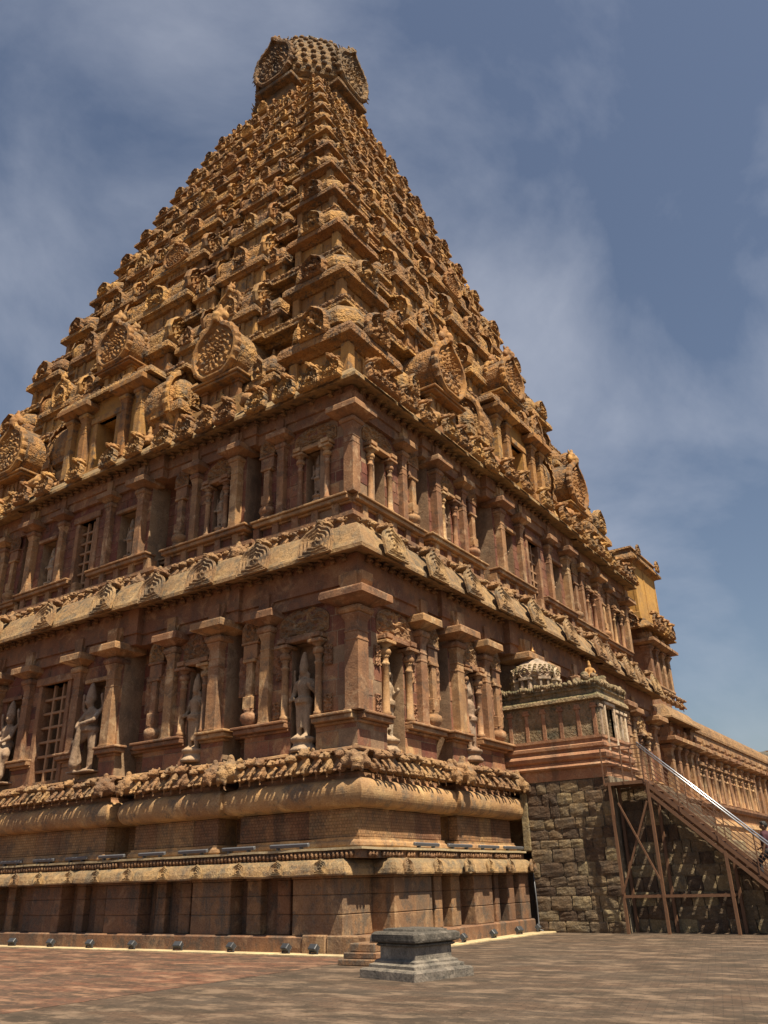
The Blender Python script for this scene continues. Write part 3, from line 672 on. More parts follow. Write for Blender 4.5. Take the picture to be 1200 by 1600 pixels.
def faceblocks(face, dmax, z0, z1, bw, s, mat, name, proud=0.0, rows=1, dmin=0.0):
    for (a, b_, n) in BAYS:
        a = max(a, s, dmin); b_ = min(b_, W - s, dmax)
        if b_ - a < .15: continue
        nb = max(1, round((b_ - a) / bw))
        for r_ in range(rows):
            cuts = [a + (b_ - a) * k / nb + (rnd.uniform(-.2, .2) * bw if 0 < k < nb else 0) for k in range(nb + 1)]
            h = (z1 - z0) / rows
            for k in range(nb): blk(face, cuts[k] + .004, cuts[k + 1] - .004, n + proud - .35, n + proud + rnd.uniform(-.006, .006), z0 + h * r_ + .004, z0 + h * (r_ + 1) - .004, s, mat, name)
faceblocks('L', 18, 2.725, 3.455, 1.35, 0, 'inscribed', 'inscribed_block'); faceblocks('R', 10, 2.725, 3.455, 1.35, 0, 'inscribed', 'inscribed_block')
tp = [(0.0, 3.46)]
for k in range(19):
    a = -math.pi / 2 + math.pi * k / 18; tp.append((.10 + .33 * math.cos(a) ** .8 if math.cos(a) > 1e-6 else .06, 3.84 + .36 * math.sin(a)))
tp += [(-.5, 4.2), (-.5, 3.46)]
part('torus_moulding', MB().wsweep(bp, tp), TEMPLE, 'base')
part('neck_moulding', MB().sweep(bp, [(.0, 4.2), (.12, 4.2), (.05, 4.3), (.05, 4.36), (-.5, 4.36), (-.5, 4.2)]), TEMPLE, 'base')
def beasts(z, s, off, step, sc, faces, name='frieze_beast', nm=NM, nc=NC):
    for face, dmax in faces:
        for (a, b_, n) in BAYS:
            if n < 0 and b_ - a < 1.1: continue
            a2 = max(a, s - off + .1) if a == 0 else a; b2 = min(b_, dmax, W - s)
            if b2 - a2 < .2: continue
            k = max(1, round((b2 - a2 + 2 * off) / step)); st = (b2 - a2 + 2 * off - .1) / k
            for i in range(k):
                dd = a2 - off + .05 + st * (i + .5)
                if a == 0 and dd < s: continue
                end = (i in (0, k - 1))
                me = lion_me if end else rnd.choice(beast_protos)
                q = sc * (1.15 if end else 1.0) * rnd.uniform(.88, 1.12)
                inst(name, (me, []), TEMPLE, FM(face, dd, n + off - .16, z, s, q, q, q * (.9 if end else rnd.uniform(.88, 1.02)), rz=rnd.uniform(-.3, .3)))
beasts(4.34, 0, .38, .43, 1.05, (('L', 17.5), ('R', 9.7)))
inst('corner_beast', (lion_me, []), TEMPLE, FM('L', .02, .10, 4.36, 0, 1.1, 1.1, 1.0, rz=R(45)))
part('frieze_ledge', MB().wsweep(bp, [(.0, 4.86), (.26, 4.90), (.30, 4.94), (.28, 5.0), (.05, 5.06), (-.5, 5.06), (-.5, 4.86)]), TEMPLE, 'base')

# ---- two storeys of wall
def intervals(a, b_, cuts):
    o = [(a, b_)]
    for c0, c1 in cuts:
        n = []
        for x, y in o:
            if c1 <= x or c0 >= y: n.append((x, y))
            else:
                if c0 > x: n.append((x, c0))
                if c1 < y: n.append((c1, y))
        o = n
    return o
STATUES = []
def storey(idx, s, z_d0, z_sill, z_ab, z_top, faces):
    """dado from z_d0, sill at z_sill, top of abaci at z_ab, beam up to z_top"""
    kz = (z_ab - z_sill) / 3.37; kp = 1.0 if idx == 0 else .86
    big = {}
    for face, dmin, dmax in faces:
        for bi, (a, b_, n) in enumerate(BAYS):
            a2, b2 = max(a, s), min(b_, W - s)
            if a2 > dmax or b2 < dmin: continue
            mir = a > W / 2 + .1
            wallm = 'joint'
            def X(d): return W - d if mir else d
            ops = []
            if bi in (0, 8): ops = [(X(1.95), .47 * kp, z_d0 - .02 if idx == 0 else z_sill + .15, z_sill + 2.25 * kz, .42 if face == 'L' else .72)]
            elif bi in (2, 6): ops = [(X(6.3), .33 * kp, z_d0 + .1 if idx == 0 else z_sill + .05, z_sill + 2.2 * kz, .40)]
            elif bi == 4: ops = [(DC, .78 if idx == 0 else .55, z_d0 - .02, z_sill + 2.62 * kz, 1.5), (11.0, .45, z_d0 + .15 if idx == 0 else z_sill + .05, z_sill + 2.3 * kz, .5), (16.0, .45, z_d0 + .15 if idx == 0 else z_sill + .05, z_sill + 2.3 * kz, .5)]
            mb = MB(); zb = z_d0 - .6; zt = z_top
            edges = sorted({zb, zt} | {z for o in ops for z in (o[2], o[3])})
            for z0, z1 in zip(edges, edges[1:]):
                cuts = [(c - w, c + w) for c, w, za, zb_, dp in ops if za < (z0 + z1) / 2 < zb_]
                for x, y in intervals(a2, b2, cuts): fbox(mb, face, x, y, n - 1.3, n - .014, z0, z1, s)
            for c, w, za, zb_, dp in ops:
                if dp < 1: fbox(mb, face, c - w - .05, c + w + .05, n - 1.25, n - dp, za - .05, zb_ + .05, s)
            part('wall', mb, TEMPLE, wallm)
            # masonry blocks in courses
            bh = .46 if idx == 0 else .40
            rows = int((z_ab - z_d0) / bh); bh = (z_ab - z_d0) / rows
            for r_ in range(rows):
                z0 = z_d0 + r_ * bh; cuts = [(c - w, c + w) for c, w, za, zb_, dp in ops if za < z0 + bh - .02 and zb_ > z0 + .02]
                for x, y in intervals(a2, b2, cuts):
                    k = max(1, round((y - x) / (.62 if idx else .85)))
                    cs = [x + (y - x) * i / k + (rnd.uniform(-.12, .12) if 0 < i < k else 0) for i in range(k + 1)]
                    for i in range(k):
                        if dmin <= (cs[i] + cs[i + 1]) / 2 <= dmax: blk(face, cs[i] + .013, cs[i + 1] - .013, n - .3, n + rnd.uniform(-.006, .016), z0 + .013, z0 + bh - .013, s, 'block', 'wall_block')
            # sill with gaps at tall openings
            gaps = [(c - w - .02, c + w + .02) for c, w, za, zb_, dp in ops if za < z_sill - .1]
            for x, y in intervals(a2, b2, gaps):
                sb = MB(); st_ = 0
                x0 = x if x > a2 + .01 or bi != 0 else x
                for o_, z0, z1 in ((.10, z_sill - .30, z_sill - .22), (.26, z_sill - .22, z_sill - .08), (.33, z_sill - .08, z_sill)):
                    fbox(sb, face, (x - o_) if x == a2 and a2 > s + .01 else x, (y + o_) if y == b2 and b2 < W - s - .01 else y, n - .2, n + o_, z0, z1, s, .02)
                part('sill', sb, TEMPLE, 'pillar')
            # niche furniture
            for c, w, za, zb_, dp in ops:
                if not (dmin <= c <= dmax): continue
                if dp > 1:   # lattice window
                    fr_ = MB()
                    for q in (-1, 1): fbox(fr_, face, c + q * (w + .08) - .11, c + q * (w + .08) + .11, n - .5, n + .06, za, zb_, s, .02)
                    fbox(fr_, face, c - w - .3, c + w + .3, n - .5, n + .12, zb_, zb_ + .28, s, .02)
                    f_ = part('window_frame', fr_, TEMPLE, 'pillar')
                    nr = 7; nv = 3
                    for i in range(1, nv): lb = MB(); q = c - w + 2 * w * i / nv; fbox(lb, face, q - .05, q + .05, n - .26, n - .14, za, zb_, s, .01); o = part('lattice_bar', lb, f_, 'lattice'); o.matrix_parent_inverse = Matrix.Identity(4)
                    for i in range(1, nr): lb = MB(); q = za + (zb_ - za) * i / nr; fbox(lb, face, c - w, c + w, n - .258, n - .138, q - .045, q + .045, s, .01); o = part('lattice_bar', lb, f_, 'lattice')
                    cv = MB(); fbox(cv, face, c - w - .4, c + w + .4, n - 1.6, n - 1.5, za - .3, zb_ + .3, s); part('window_back', cv, TEMPLE, 'inside_shade')  # dark sheet behind the lattice, interior shade put into its colour
                    continue
                q = kz * kp
                if bi in (0, 8, 2, 6):
                    zp = z_sill if idx == 0 else z_sill + .02
                    for sg in (-1, 1):
                        inst('niche_pillar', NPILLAR, TEMPLE, FM(face, c + sg * (w + .17), n + .10, zp, s, .85 * kp, .85 * kp, (zb_ - zp - .04) / 2.32))
                    lt = MB(); fbox(lt, face, c - w - .42, c + w + .42, n - .1, n + .26, zb_, zb_ + .12, s, .015); fbox(lt, face, c - w - .22, c + w + .22, n - .1, n + .18, zb_ + .12, zb_ + .22, s, .015)
                    for sg in (-1, 1): fbox(lt, face, c + sg * (w + .2) - .16, c + sg * (w + .2) + .16, n - .1, n + .33, zb_ + .02, zb_ + .17, s, .015)
                    part('lintel', lt, TEMPLE, 'pillar')
                    inst('arch_panel', (torana_me, []), TEMPLE, FM(face, c, n + .0, zb_ + .22, s, (w * 2 + 1.0) if bi in (0, 8) else w * 2 + .75, .9, .92 * kp))
                    sc = (zb_ - za - .15) / 2.15 if idx == 0 else (zb_ - za) / 2.2
                    STATUES.append((face, c, n - dp + .02, za, s, min(sc, 1.42), bi, idx))
                else:
                    if idx == 0: STATUES.append((face, c, n - .25, za + .02, s, 1.0, 'g', idx))
                    else: STATUES.append((face, c, n - dp + .02, za, s, .9, bi, idx))
                    lt = MB(); fbox(lt, face, c - w - .15, c + w + .15, n - .1, n + .15, zb_, zb_ + .14, s, .015); part('lintel', lt, TEMPLE, 'pillar')
            # pillars
            pil = {0: (3.35,), 8: (3.35,), 2: (5.32, 7.42), 6: (5.32, 7.42), 4: (10.02, 12.0, 15.0, 16.98)}.get(bi, ())
            for q in pil:
                q = X(q) if bi != 4 else q
                main = (abs(q - X(5.32)) < .01 or q in (10.02, 16.98)); ws = (.73 if main else .62) * (kp if idx == 0 else .78)
                if dmin - .3 <= q <= dmax: inst('pilaster', PILLAR, TEMPLE, FM(face, q, n + (.30 if main else .22) - .3 * ws, z_sill, s, ws, ws, kz))
            # vase pillar + relief panels beside it
            for q in {0: (4.02,), 2: (8.2,), 6: (8.2,), 8: (4.02,)}.get(bi, ()):
                q = X(q)
                if dmin <= q <= dmax:
                    inst('vase_pillar', POTPILLAR, TEMPLE, FM(face, q, n + .04, z_sill - (.1 if idx == 0 else 0), s, .85, .85, kz * 1.0))
                    if idx == 0:
                        for sg in (-1, 1):
                            inst('relief_panel', (relief_me, []), TEMPLE, FM(face, q + sg * .34, n + .0, z_sill + .95, s, .30, .8, 1.25))
            if idx == 0 and bi in (0, 8) and dmin <= X(1.95) <= dmax:
                for dq, zq, hh in ((.98, .1, .5), (.98, 1.45, .6), (2.92, .1, .5), (2.86, 1.25, .75)): inst('relief_panel', (relief_me, []), TEMPLE, FM(face, X(dq), n, z_sill + zq, s, .26, 1.0, hh))
        # beams and dentil blocks come with the sweeps below
    # corner pillars
    ws = .84 if idx == 0 else .66
    for (d, f_) in ((s, 'L'),):
        x, y = P2('L', s, 0, s); h = .3 * ws - .24
        inst('corner_pillar', PILLAR, TEMPLE, Matrix.Translation((x - h, y + h, z_sill)) @ Matrix.Diagonal((ws, ws, kz, 1)))
    for face in 'LR':
        x, y = P2(face, W - s, 0, s); sg = 1 if face == 'L' else -1
        inst('corner_pillar', PILLAR, TEMPLE, Matrix.Translation((x + sg * h if face == 'L' else x - h, y + h if face == 'L' else y - h, z_sill)) @ Matrix.Diagonal((ws, ws, kz, 1)))
    pp = plan(s, NM, NC, None)
    part('beam', MB().sweep(plan(s, NM, NC, None), [(.0, z_ab - .06), (.16, z_ab - .06), (.16, z_ab + .30), (.24, z_ab + .32), (.24, z_top), (-.6, z_top), (-.6, z_ab - .06)]), TEMPLE, 'wall')
    # carved corbel row under the cornice
    for face, dmin, dmax in faces:
        d = s + .2
        while d < min(dmax, W - s):
            n = [q[2] for q in BAYS if q[0] <= d <= q[1]][0]; n = max(n, NM if d > 4.6 and d < W - 4.6 else 0)
            if rnd.random() < .9: CORB.append((face, d, n + .24, z_top - .22, s))
            d += .42
CORB = []
storey(0, 0.0, 5.06, 6.0, 9.40, 10.62, (('L', 0, 17.2), ('R', 0, 27)))
storey(1, 0.45, 12.35, 13.0, 16.08, 16.93, (('L', 0, 20), ('R', 0, 27)))
CORB.sort(key=lambda c: (Vector((*P2(c[0], c[1], c[2], c[4]), c[3])) - Vector((0, 0, 1.6))).length)
cb_me = beast_protos[1]
for i, (face, d, n, z, s) in enumerate(CORB[:150]): inst('corbel_figure', (cb_me, []), TEMPLE, FM(face, d, n, z, s, .55, .6, .36))

def kapota(z, e, h, lip=.12):
    o = [(.0, z + .16), (e * .55, z + .10), (e * .93, z)]
    o += [(e, z), (e, z + lip)]
    for k in range(1, 8):
        t_ = k / 7; o.append((e * (.18 + .80 * (1 - t_) ** 1.2), z + lip + (h - lip) * math.sin(t_ * math.pi / 2) ** 1.15))
    return o + [(-.8, z + h), (-.8, z + .16)]
part('cornice', MB().wsweep(plan(0, NM, NC, None), kapota(10.52, .82, 1.12)), TEMPLE, 'cornice')
part('cornice', MB().wsweep(plan(.45, NM, NC, None), kapota(16.85, .80, .80)), TEMPLE, 'cornice')
def kudus(z, s, e, h, spots, faces, me, w, lion, tilt):
    for face, dmax in faces:
        for d in spots:
            for dd in (d, W - d):
                if dd > dmax or (dd == W - d and abs(d - DC) < .1 and dd is not d): continue
                n = NC if 9.17 < dd < W - 9.17 else (NM if 4.62 < dd < W - 4.62 else 0)
                ww = w * rnd.uniform(.92, 1.06)
                subs = []
                inst('cornice_gable', (me, [('lion_mask', lion)] if lion else []), TEMPLE, FM(face, dd, n + e * 1.02 + .13, z - .05, s, ww, 1.5, h * 1.08, tilt=R(tilt)))
lk = lion_me.copy(); lk.transform(Matrix.Translation((0, .22, 1.0)) @ Matrix.Diagonal((.55, .7, .42, 1)))
lko = lion_oc.copy(); lko.transform(Matrix.Translation((0, .1, .98)) @ Matrix.Diagonal((.6, .8, .5, 1)))
kudus(10.55, 0, .82, 1.02, (.8, 3.3, 5.5, 7.9, 10.1, DC), (('L', 17), ('R', 27)), gable_disc, 1.25, lk, -13)
kudus(16.88, .45, .80, .80, (.6, 1.5, 2.6, 3.9, 5.3, 6.3, 7.4, 8.6, 9.9, 11.4, DC), (('L', 27), ('R', 27)), gable_disc_oc, .95, lko, -10)
beasts(11.6, .45, .36, .46, .86, (('L', 19), ('R', 27)))
part('frieze_back', MB().sweep(plan(.45, NM, NC, None), [(.05, 11.5), (.05, 12.1), (.2, 12.2), (.2, 12.34), (-.5, 12.34), (-.5, 11.5)]), TEMPLE, 'wall')
for face, dmax in (('L', 19), ('R', 27)):
    d = .9
    while d < dmax:
        n = NC if B4 - .5 < d < W - B4 + .5 else (NM if 4.62 < d < W - 4.62 else 0)
        db = MB(); fbox(db, face, d, d + .28, n - .3, n + .13, 12.34, 12.78, .45, .015); part('dado_post', db, TEMPLE, 'pillar'); d += .85
ms = MB(); ms.box(CX - W + 1.8, CX - 1.8, CY + 1.8, CY + W - 1.8, 2.3, 17.5); part('storey_core', ms, TEMPLE, 'inside_shade')
rf = MB(); rf.prism([(CX - W + .6, CY + .7), (CX - .7, CY + .7), (CX - .7, CY + W - .6), (CX - W + .6, CY + W - .6)], 17.3, 17.56); part('roof_slab', rf, TEMPLE, 'ochre')
bs = MB(); bs.box(CX - W + .4, CX - W + 1.9, CY + .5, CY + W - .4, 2.3, 17.35); bs.box(CX - W + .5, CX - .6, CY + W - 1.9, CY + W - .45, 2.3, 17.3); part('rear_wall', bs, TEMPLE, 'wall')

# ---- blocks: the 300 that show largest of each kind one by one, the rest joined
def flush_pool():
    by = {}
    for c, sz, mat, name in POOL: by.setdefault((name, mat), []).append((c, sz))
    cp = Vector((0, 0, 1.6))
    for (name, mat), lst in by.items():
        lst.sort(key=lambda q: (q[0] - cp).length / max(q[1][0], q[1][1], .2) ** .5)
        for c, sz in lst[:290]:
            inst(name, (unit(mat), []), TEMPLE, Matrix.Translation(c) @ Matrix.Diagonal((*sz, 1)))
        if len(lst) > 290:
            mb = MB()
            for c, sz in lst[290:]: mb.box(c.x - sz[0] / 2, c.x + sz[0] / 2, c.y - sz[1] / 2, c.y + sz[1] / 2, c.z - sz[2] / 2, c.z + sz[2] / 2)
            o = part('far_' + name + 's', mb, TEMPLE, mat); o['kind'] = 'stuff'
flush_pool()

# ---- the pyramid of tiers
T = [17.55, 22.0, 25.6, 29.2, 32.3, 35.0, 37.3, 39.4, 41.4, 43.3, 45.1, 46.8, 48.4]
def S(z): t = z - 17.18; return .45 + .235 * t + .0018 * t * t
FR = (4.25 / W, 5.0 / W, 8.65 / W, 9.7 / W)
def jit(a): return rnd.uniform(-a, a)
for i in range(12):
    z0, z1 = T[i], T[i + 1]; H = z1 - z0; s0 = S(z0); s1 = S(z1); wi = W - 2 * s0; u = wi / W
    lim = lambda s, w: tuple(s + f * w for f in FR)
    # wall of the tier, set back behind the parapet
    sw = s1 + .35 * u + .12; ww = W - 2 * sw
    pts = plan(sw, .18 * u, .45 * u, None, lim(sw, ww), back=.01)
    poly = pts + [(CX - W + sw, CY + W - sw)]
    tw = MB(); tw.prism(poly, z0 - .5, z1 - .02); part('tier_wall', tw, TEMPLE, 'ochre')
    # ledge that carries the next parapet
    e = .42 * u + .16
    lp = plan(s1 + .15, .2 * u, .55 * u, None, lim(s1 + .15, W - 2 * s1 - .3), back=1.5)
    lh = .16 + .22 * u
    part('tier_ledge', MB().wsweep(lp, [(-.6, z1 - lh - .12), (0, z1 - lh - .12), (.1, z1 - lh), (e * .9, z1 - lh - .04), (e, z1 - lh - .03), (e, z1 - lh + .08), (e * .85, z1 - lh * .4), (e * .45, z1), (-1.6 * u - .6, z1), (-1.6 * u - .6, z1 - .3)]), TEMPLE, 'ochre_carved')
    # crest of little carvings along the ledge edge
    for face in 'LR':
        nst = 12; span = (W - 2 * s1 - .3 + 2 * e - .1)
        for k in range(nst):
            d = s1 + .15 - e + .05 + span * (k + .5) / nst; n = .55 * u if lim(s1, W - 2 * s1)[3] < d < W - lim(s1, W - 2 * s1)[3] else (.2 * u if lim(s1, W - 2 * s1)[1] < d < W - lim(s1, W - 2 * s1)[1] else 0)
            inst('ledge_crest', (STRIPS[(k + i) % 4], []), TEMPLE, FM(face, d, n + e - .06, z1 - lh * .62, s1 + .15, span / nst * 1.0, .9, (.35 + .75 * u) * rnd.uniform(.85, 1.1), tilt=R(-18)))
    # parapet of miniature shrines standing on the ledge below
    wi0 = W - 2 * s0
    def D(f): return s0 + f * wi0
    for ci, (fx, fy) in enumerate(((0, 0), (1, 0), (0, 1))):     # corner shrines: near, far left, far right
        kw = (.112 * wi0 + .25); c = s0 + kw * .52
        x = CX - c - fx * (W - 2 * c); y = CY + c + fy * (W - 2 * c)
        inst('corner_shrine', rnd.choice(KUTAS), TEMPLE, Matrix.Translation((x, y, z0 - .03)) @ Matrix.Rotation(jit(.012), 4, 'Z') @ Matrix.Diagonal((kw, kw, H * .98, 1)))
    for face in 'LR':
        nm = .2 * u; nc = .55 * u
        q = wi0 * .050 + .25
        for f in (.172, .828):
            inst('small_shrine', rnd.choice(KUTAS), TEMPLE, FM(face, D(f), .0, z0 - .03, s0 + .62 * q, q * .95, q, H * .74 * rnd.uniform(.92, 1.05)))
        for f in (.358, .642):
            kw = wi0 * .052 + .22
            inst('small_shrine', rnd.choice(KUTAS), TEMPLE, FM(face, D(f), nm, z0 - .03, s0 + kw * .52, kw, kw, H * .86 * rnd.uniform(.94, 1.04)))
        if i > 0:
            for f in (.255, .745):
                kw = wi0 * .068; dp = (.9 + .9 * u)
                inst('oblong_shrine', rnd.choice(SALAS), TEMPLE, FM(face, D(f), nm, z0 - .03, s0 + dp * .5, kw, dp, H * .97 * rnd.uniform(.96, 1.03)))
                if i % 3 == 1: inst('gabled_shrine', NASI, TEMPLE, FM(face, D(f), nm + .02, z0 + H * .34, s0 + dp * .34, kw * .85, dp * .5, H * .42))
            kw = wi0 * .105; dp = (1.1 + 1.0 * u)
            inst('oblong_shrine', rnd.choice(SALAS), TEMPLE, FM(face, D(.5), nc, z0 - .03, s0 + dp * .5, kw, dp, H * 1.05))
            if i % 2: inst('gabled_shrine', NASI, TEMPLE, FM(face, D(.5), nc + .05, z0 + H * .30, s0 + dp * .36, kw * .8, dp * .6, H * .48))
            if i < 12:
                for k, f in enumerate((.42, .455, .545, .58, .30, .21, .70, .79)):
                    inst('tier_figure', (figure_me[k % 3], []), TEMPLE, FM(face, D(f), nm, z0 + .02, s0 + .75 * u + .1, H * .36, H * .36, H * .40, rz=jit(.4)))
            for f in (.12, .145, .20, .31, .33, .385, .615, .67, .69, .80, .855, .88):     # slim wall pilasters
                pb = MB(); dd = D(f); nn = max(0.0, (.18 * u if .19 < f < .81 else 0))
                fbox(pb, face, dd - .10 * u - .03, dd + .10 * u + .03, nn - .3, nn + .10, z0, z1 - lh - .1, sw); fbox(pb, face, dd - .2 * u - .04, dd + .2 * u + .04, nn - .3, nn + .2, z1 - lh - .3 * u - .12, z1 - lh - .11, sw); part('tier_pilaster', pb, TEMPLE, 'ochre')
    if i == 0:                              # the great lower tier: huge horseshoe porches, doorway shrines
        for face in 'LR':
            for f in (6.65, W - 6.65):
                inst('great_gable_porch', NASI, TEMPLE, FM(face, f, NM + .10, 18.42, s0 + .95, 2.35, 2.0, 2.75))
                for q in (-1, 1): inst('tier_figure', (figure_me[1 + (q > 0)], []), TEMPLE, FM(face, f + q * 1.75, NM + .1, 17.67, s0 + .5, 1.0, 1.0, 1.15))
                inst('porch_base', (fixn(MB().box(-1.5, 1.5, -1.2, 1.0, 17.52, 18.45, .03).mesh('pb', 'ochre')), []), TEMPLE, FM(face, f, NM + .1, 0, s0 + .95))
            # doorway shrine in the middle
            n0 = NC + .15; ds = MB(); dc = DC
            for a, b_, zb, zt in ((dc - 2.5, dc - .62, 17.47, 21.57), (dc + .62, dc + 2.5, 17.47, 21.57), (dc - .62, dc + .62, 20.37, 21.57), (dc - .62, dc + .62, 17.47, 18.02)): fbox(ds, face, a, b_, -1.4, n0, zb, zt, s0 + .35)
            w_ = part('doorway_shrine', ds, TEMPLE, 'ochre_plain')
            dk = MB(); fbox(dk, face, dc - .8, dc + .8, -1.35, -1.2, 17.87, 20.57, s0 + .35); part('door_back', dk, w_, 'inside_shade')  # dark sheet painting the shade inside the door
            fm_ = MB()
            for q in (-1, 1): fbox(fm_, face, dc + q * .78 - .15, dc + q * .78 + .15, n0 - .2, n0 + .08, 18.02, 20.37, s0 + .35, .02)
            fbox(fm_, face, dc - 1.05, dc + 1.05, n0 - .2, n0 + .12, 20.37, 20.67, s0 + .35, .02); fbox(fm_, face, dc - 2.7, dc + 2.7, n0 - .3, n0 + .25, 17.67, 17.97, s0 + .35, .03); part('door_frame', fm_, w_, 'ochre')
            for q in (-1.35, 1.35, -2.3, 2.3): inst('pilaster', OPIL, TEMPLE, FM(face, dc + q, n0 + .1, 17.99, s0 + .35, .62, .62, 1.0))
            ev = [(P2(face, d_, n_, s0 + .35)) for d_, n_ in ((dc - 2.6, -1.0), (dc - 2.6, n0), (dc + 2.6, n0), (dc + 2.6, -1.0))]
            if face == 'L': ev = ev[::-1]
            part('eave', MB().sweep(ev, [(0, 21.52), (.3, 21.49), (.5, 21.45), (.5, 21.57), (.38, 21.82), (.1, 21.97), (-.8, 21.97), (-.8, 21.52)]), w_, 'ochre_carved')
            for q in (-2.0, -.7, .7, 2.0): inst('ledge_crest', (STRIPS[1], []), TEMPLE, FM(face, dc + q, n0 + .32, 21.67, s0 + .35, 1.3, 1, 1.1, tilt=R(-15)))
            inst('great_gable_porch', NASI, TEMPLE, FM(face, dc, n0 - .45, 22.12, s0 + .95, 2.2, 1.9, 2.35))
            pb = MB(); fbox(pb, face, dc - 1.5, dc + 1.5, -2, n0 - .2, 21.87, 22.17, s0 + .35, .03); part('porch_base', pb, TEMPLE, 'ochre')
            # side gables facing along the wall
            for q in (-1, 1):
                o_ = inst('side_gable', (gable_scale, []), TEMPLE, FM(face, dc + q * 3.75, n0 - .75, 18.87, s0 + .35, 1.9, 1.6, 2.9, rz=(-q if face == 'L' else q) * math.pi / 2))
                vb = MB(); pts = arch_pts(.9, 20)
                rg = []
                for dd in (dc + q * 2.45, dc + q * 3.74):
                    rg.append([(*P2(face, dd, n0 - .75 + x * 1.9, s0 + .35), 18.87 + z * 2.9) for x, z in pts])
                vb.loft(rg); part('side_vault', vb, TEMPLE, 'ochre_carved')
                sb = MB(); fbox(sb, face, dc + q * 2.45, dc + q * 3.75, -1.2, n0 - .1, 17.47, 18.92, s0 + .35, .03); part('porch_base', sb, TEMPLE, 'ochre')
                for k in range(2): inst('tier_figure', (figure_me[k], []), TEMPLE, FM(face, dc + q * (2.85 + .75 * k), n0 - .12, 17.87, s0 + .35, .85, .85, 1.0))
                inst('bull', (bull_me, []), TEMPLE, FM(face, dc + q * 3.3, NC + .55, 17.57, s0, 1.0, 1.0, 1.0, rz=0 if q > 0 else math.pi))
                inst('bull', (bull_me, []), TEMPLE, FM(face, dc + q * 8.6, NM + .15, 17.57, s0, 1.1, 1.1, 1.1, rz=math.pi / 2))

# ---- crown: neck, octagonal dome, great gables, bulls, finial
AX, AY = CX - W / 2, CY + W / 2
zt = 48.4
pf = MB().sq([(3.7, zt - .3), (3.7, zt + .1), (3.95, zt + .15), (3.95, zt + .35), (3.6, zt + .45)], c=(AX, AY), ch=.02); part('crown_platform', pf, TEMPLE, 'ochre_carved')
nk = MB().lathe([(2.9, 0), (2.9, 2.2), (3.3, 2.35), (3.6, 2.4), (3.6, 2.6), (3.3, 2.8)], (AX, AY, zt + .4), 8, False, R(22.5)); part('crown_neck', nk, TEMPLE, 'ochre')
dm = MB().lathe([(3.4, 0), (3.85, .25), (4.0, .85), (3.97, 1.8), (3.75, 3.0), (3.3, 4.15), (2.6, 5.15), (1.7, 5.95), (.85, 6.35), (.5, 6.45)], (AX, AY, zt + 3.1), 8, False, R(22.5)); part('crown_dome', dm, TEMPLE, 'crown')
scl = MB()
for z_, r_ in ((.6, 3.98), (1.15, 4.0), (1.7, 3.98), (2.3, 3.9), (2.9, 3.76), (3.5, 3.56), (4.1, 3.32), (4.7, 2.93), (5.2, 2.52), (5.65, 2.0)):
    nn = int(r_ * 9); 
    for k in range(nn):
        th = 2 * math.pi * (k + (.5 if int(z_ * 10) % 2 else 0)) / nn; oc = math.cos(R(22.5)) / math.cos(((th - R(22.5)) % R(45)) - R(22.5))
        scl.ell((AX + r_ * oc * math.cos(th), AY + r_ * oc * math.sin(th), zt + 3.1 + z_), (.22, .22, .2), 6, 4)
o = part('dome_scales', scl, TEMPLE, 'crown'); o['kind'] = 'stuff'
lc = MB().lathe([(1.0, 0), (1.15, .1), (.9, .25), (.5, .35), (.35, .6), (.6, .8), (.72, 1.1), (.5, 1.2), (.2, 1.3), (.1, 1.4), (.05, 1.5), (.02, 1.6)], (AX, AY, zt + 9.45), 16); part('finial', lc, TEMPLE, 'bronze')
for a in range(8):
    th = a * math.pi / 4
    if a % 2 == 0:
        m = Matrix.Translation((AX, AY, zt + 2.6)) @ Matrix.Rotation(th, 4, 'Z')
        gw, gh, go = 3.3, 4.0, 3.75
        inst('crown_gable', (crown_scale, []), TEMPLE, m @ Matrix.Translation((0, -go, .3)) @ Matrix.Diagonal((gw, 2.0, gh, 1)))
        vb = MB(); vb.extr([(x * gw * .97, z * gh * .95 + .3) for x, z in arch_pts(.92, 24)], -go + .01, -1.5); vb.box(-gw * .5, gw * .5, -go - .15, -1.5, -.02, .32, .05); vb.box(-gw * .38, gw * .38, -go + .4, -1.5, -1.9, .0, .05); vb.xf(m); part('crown_vault', vb, TEMPLE, 'crown')
        inst('lion_mask', (lion_cr, []), TEMPLE, m @ Matrix.Translation((0, -go + .05, .15 + gh)) @ Matrix.Scale(1.1, 4))
        for k in range(19):
            t_ = -1.9 + 3.8 * k / 18; rr = horseshoe(t_)
            inst('flame_ornament', (FLAME, []), TEMPLE, m @ Matrix.Translation((rr * gw * math.sin(t_), -go - .05, .3 + gh * (.44 + rr * math.cos(t_)))) @ Matrix.Rotation(t_, 4, 'Y') @ Matrix.Scale(.5 * rnd.uniform(.8, 1.2), 4))
    else:
        x = AX + 4.3 * math.cos(th); y = AY + 4.3 * math.sin(th)
        inst('bull', (bull_me, []), TEMPLE, Matrix.Translation((x, y, zt + .4)) @ Matrix.Rotation(th, 4, 'Z') @ Matrix.Scale(1.15, 4))

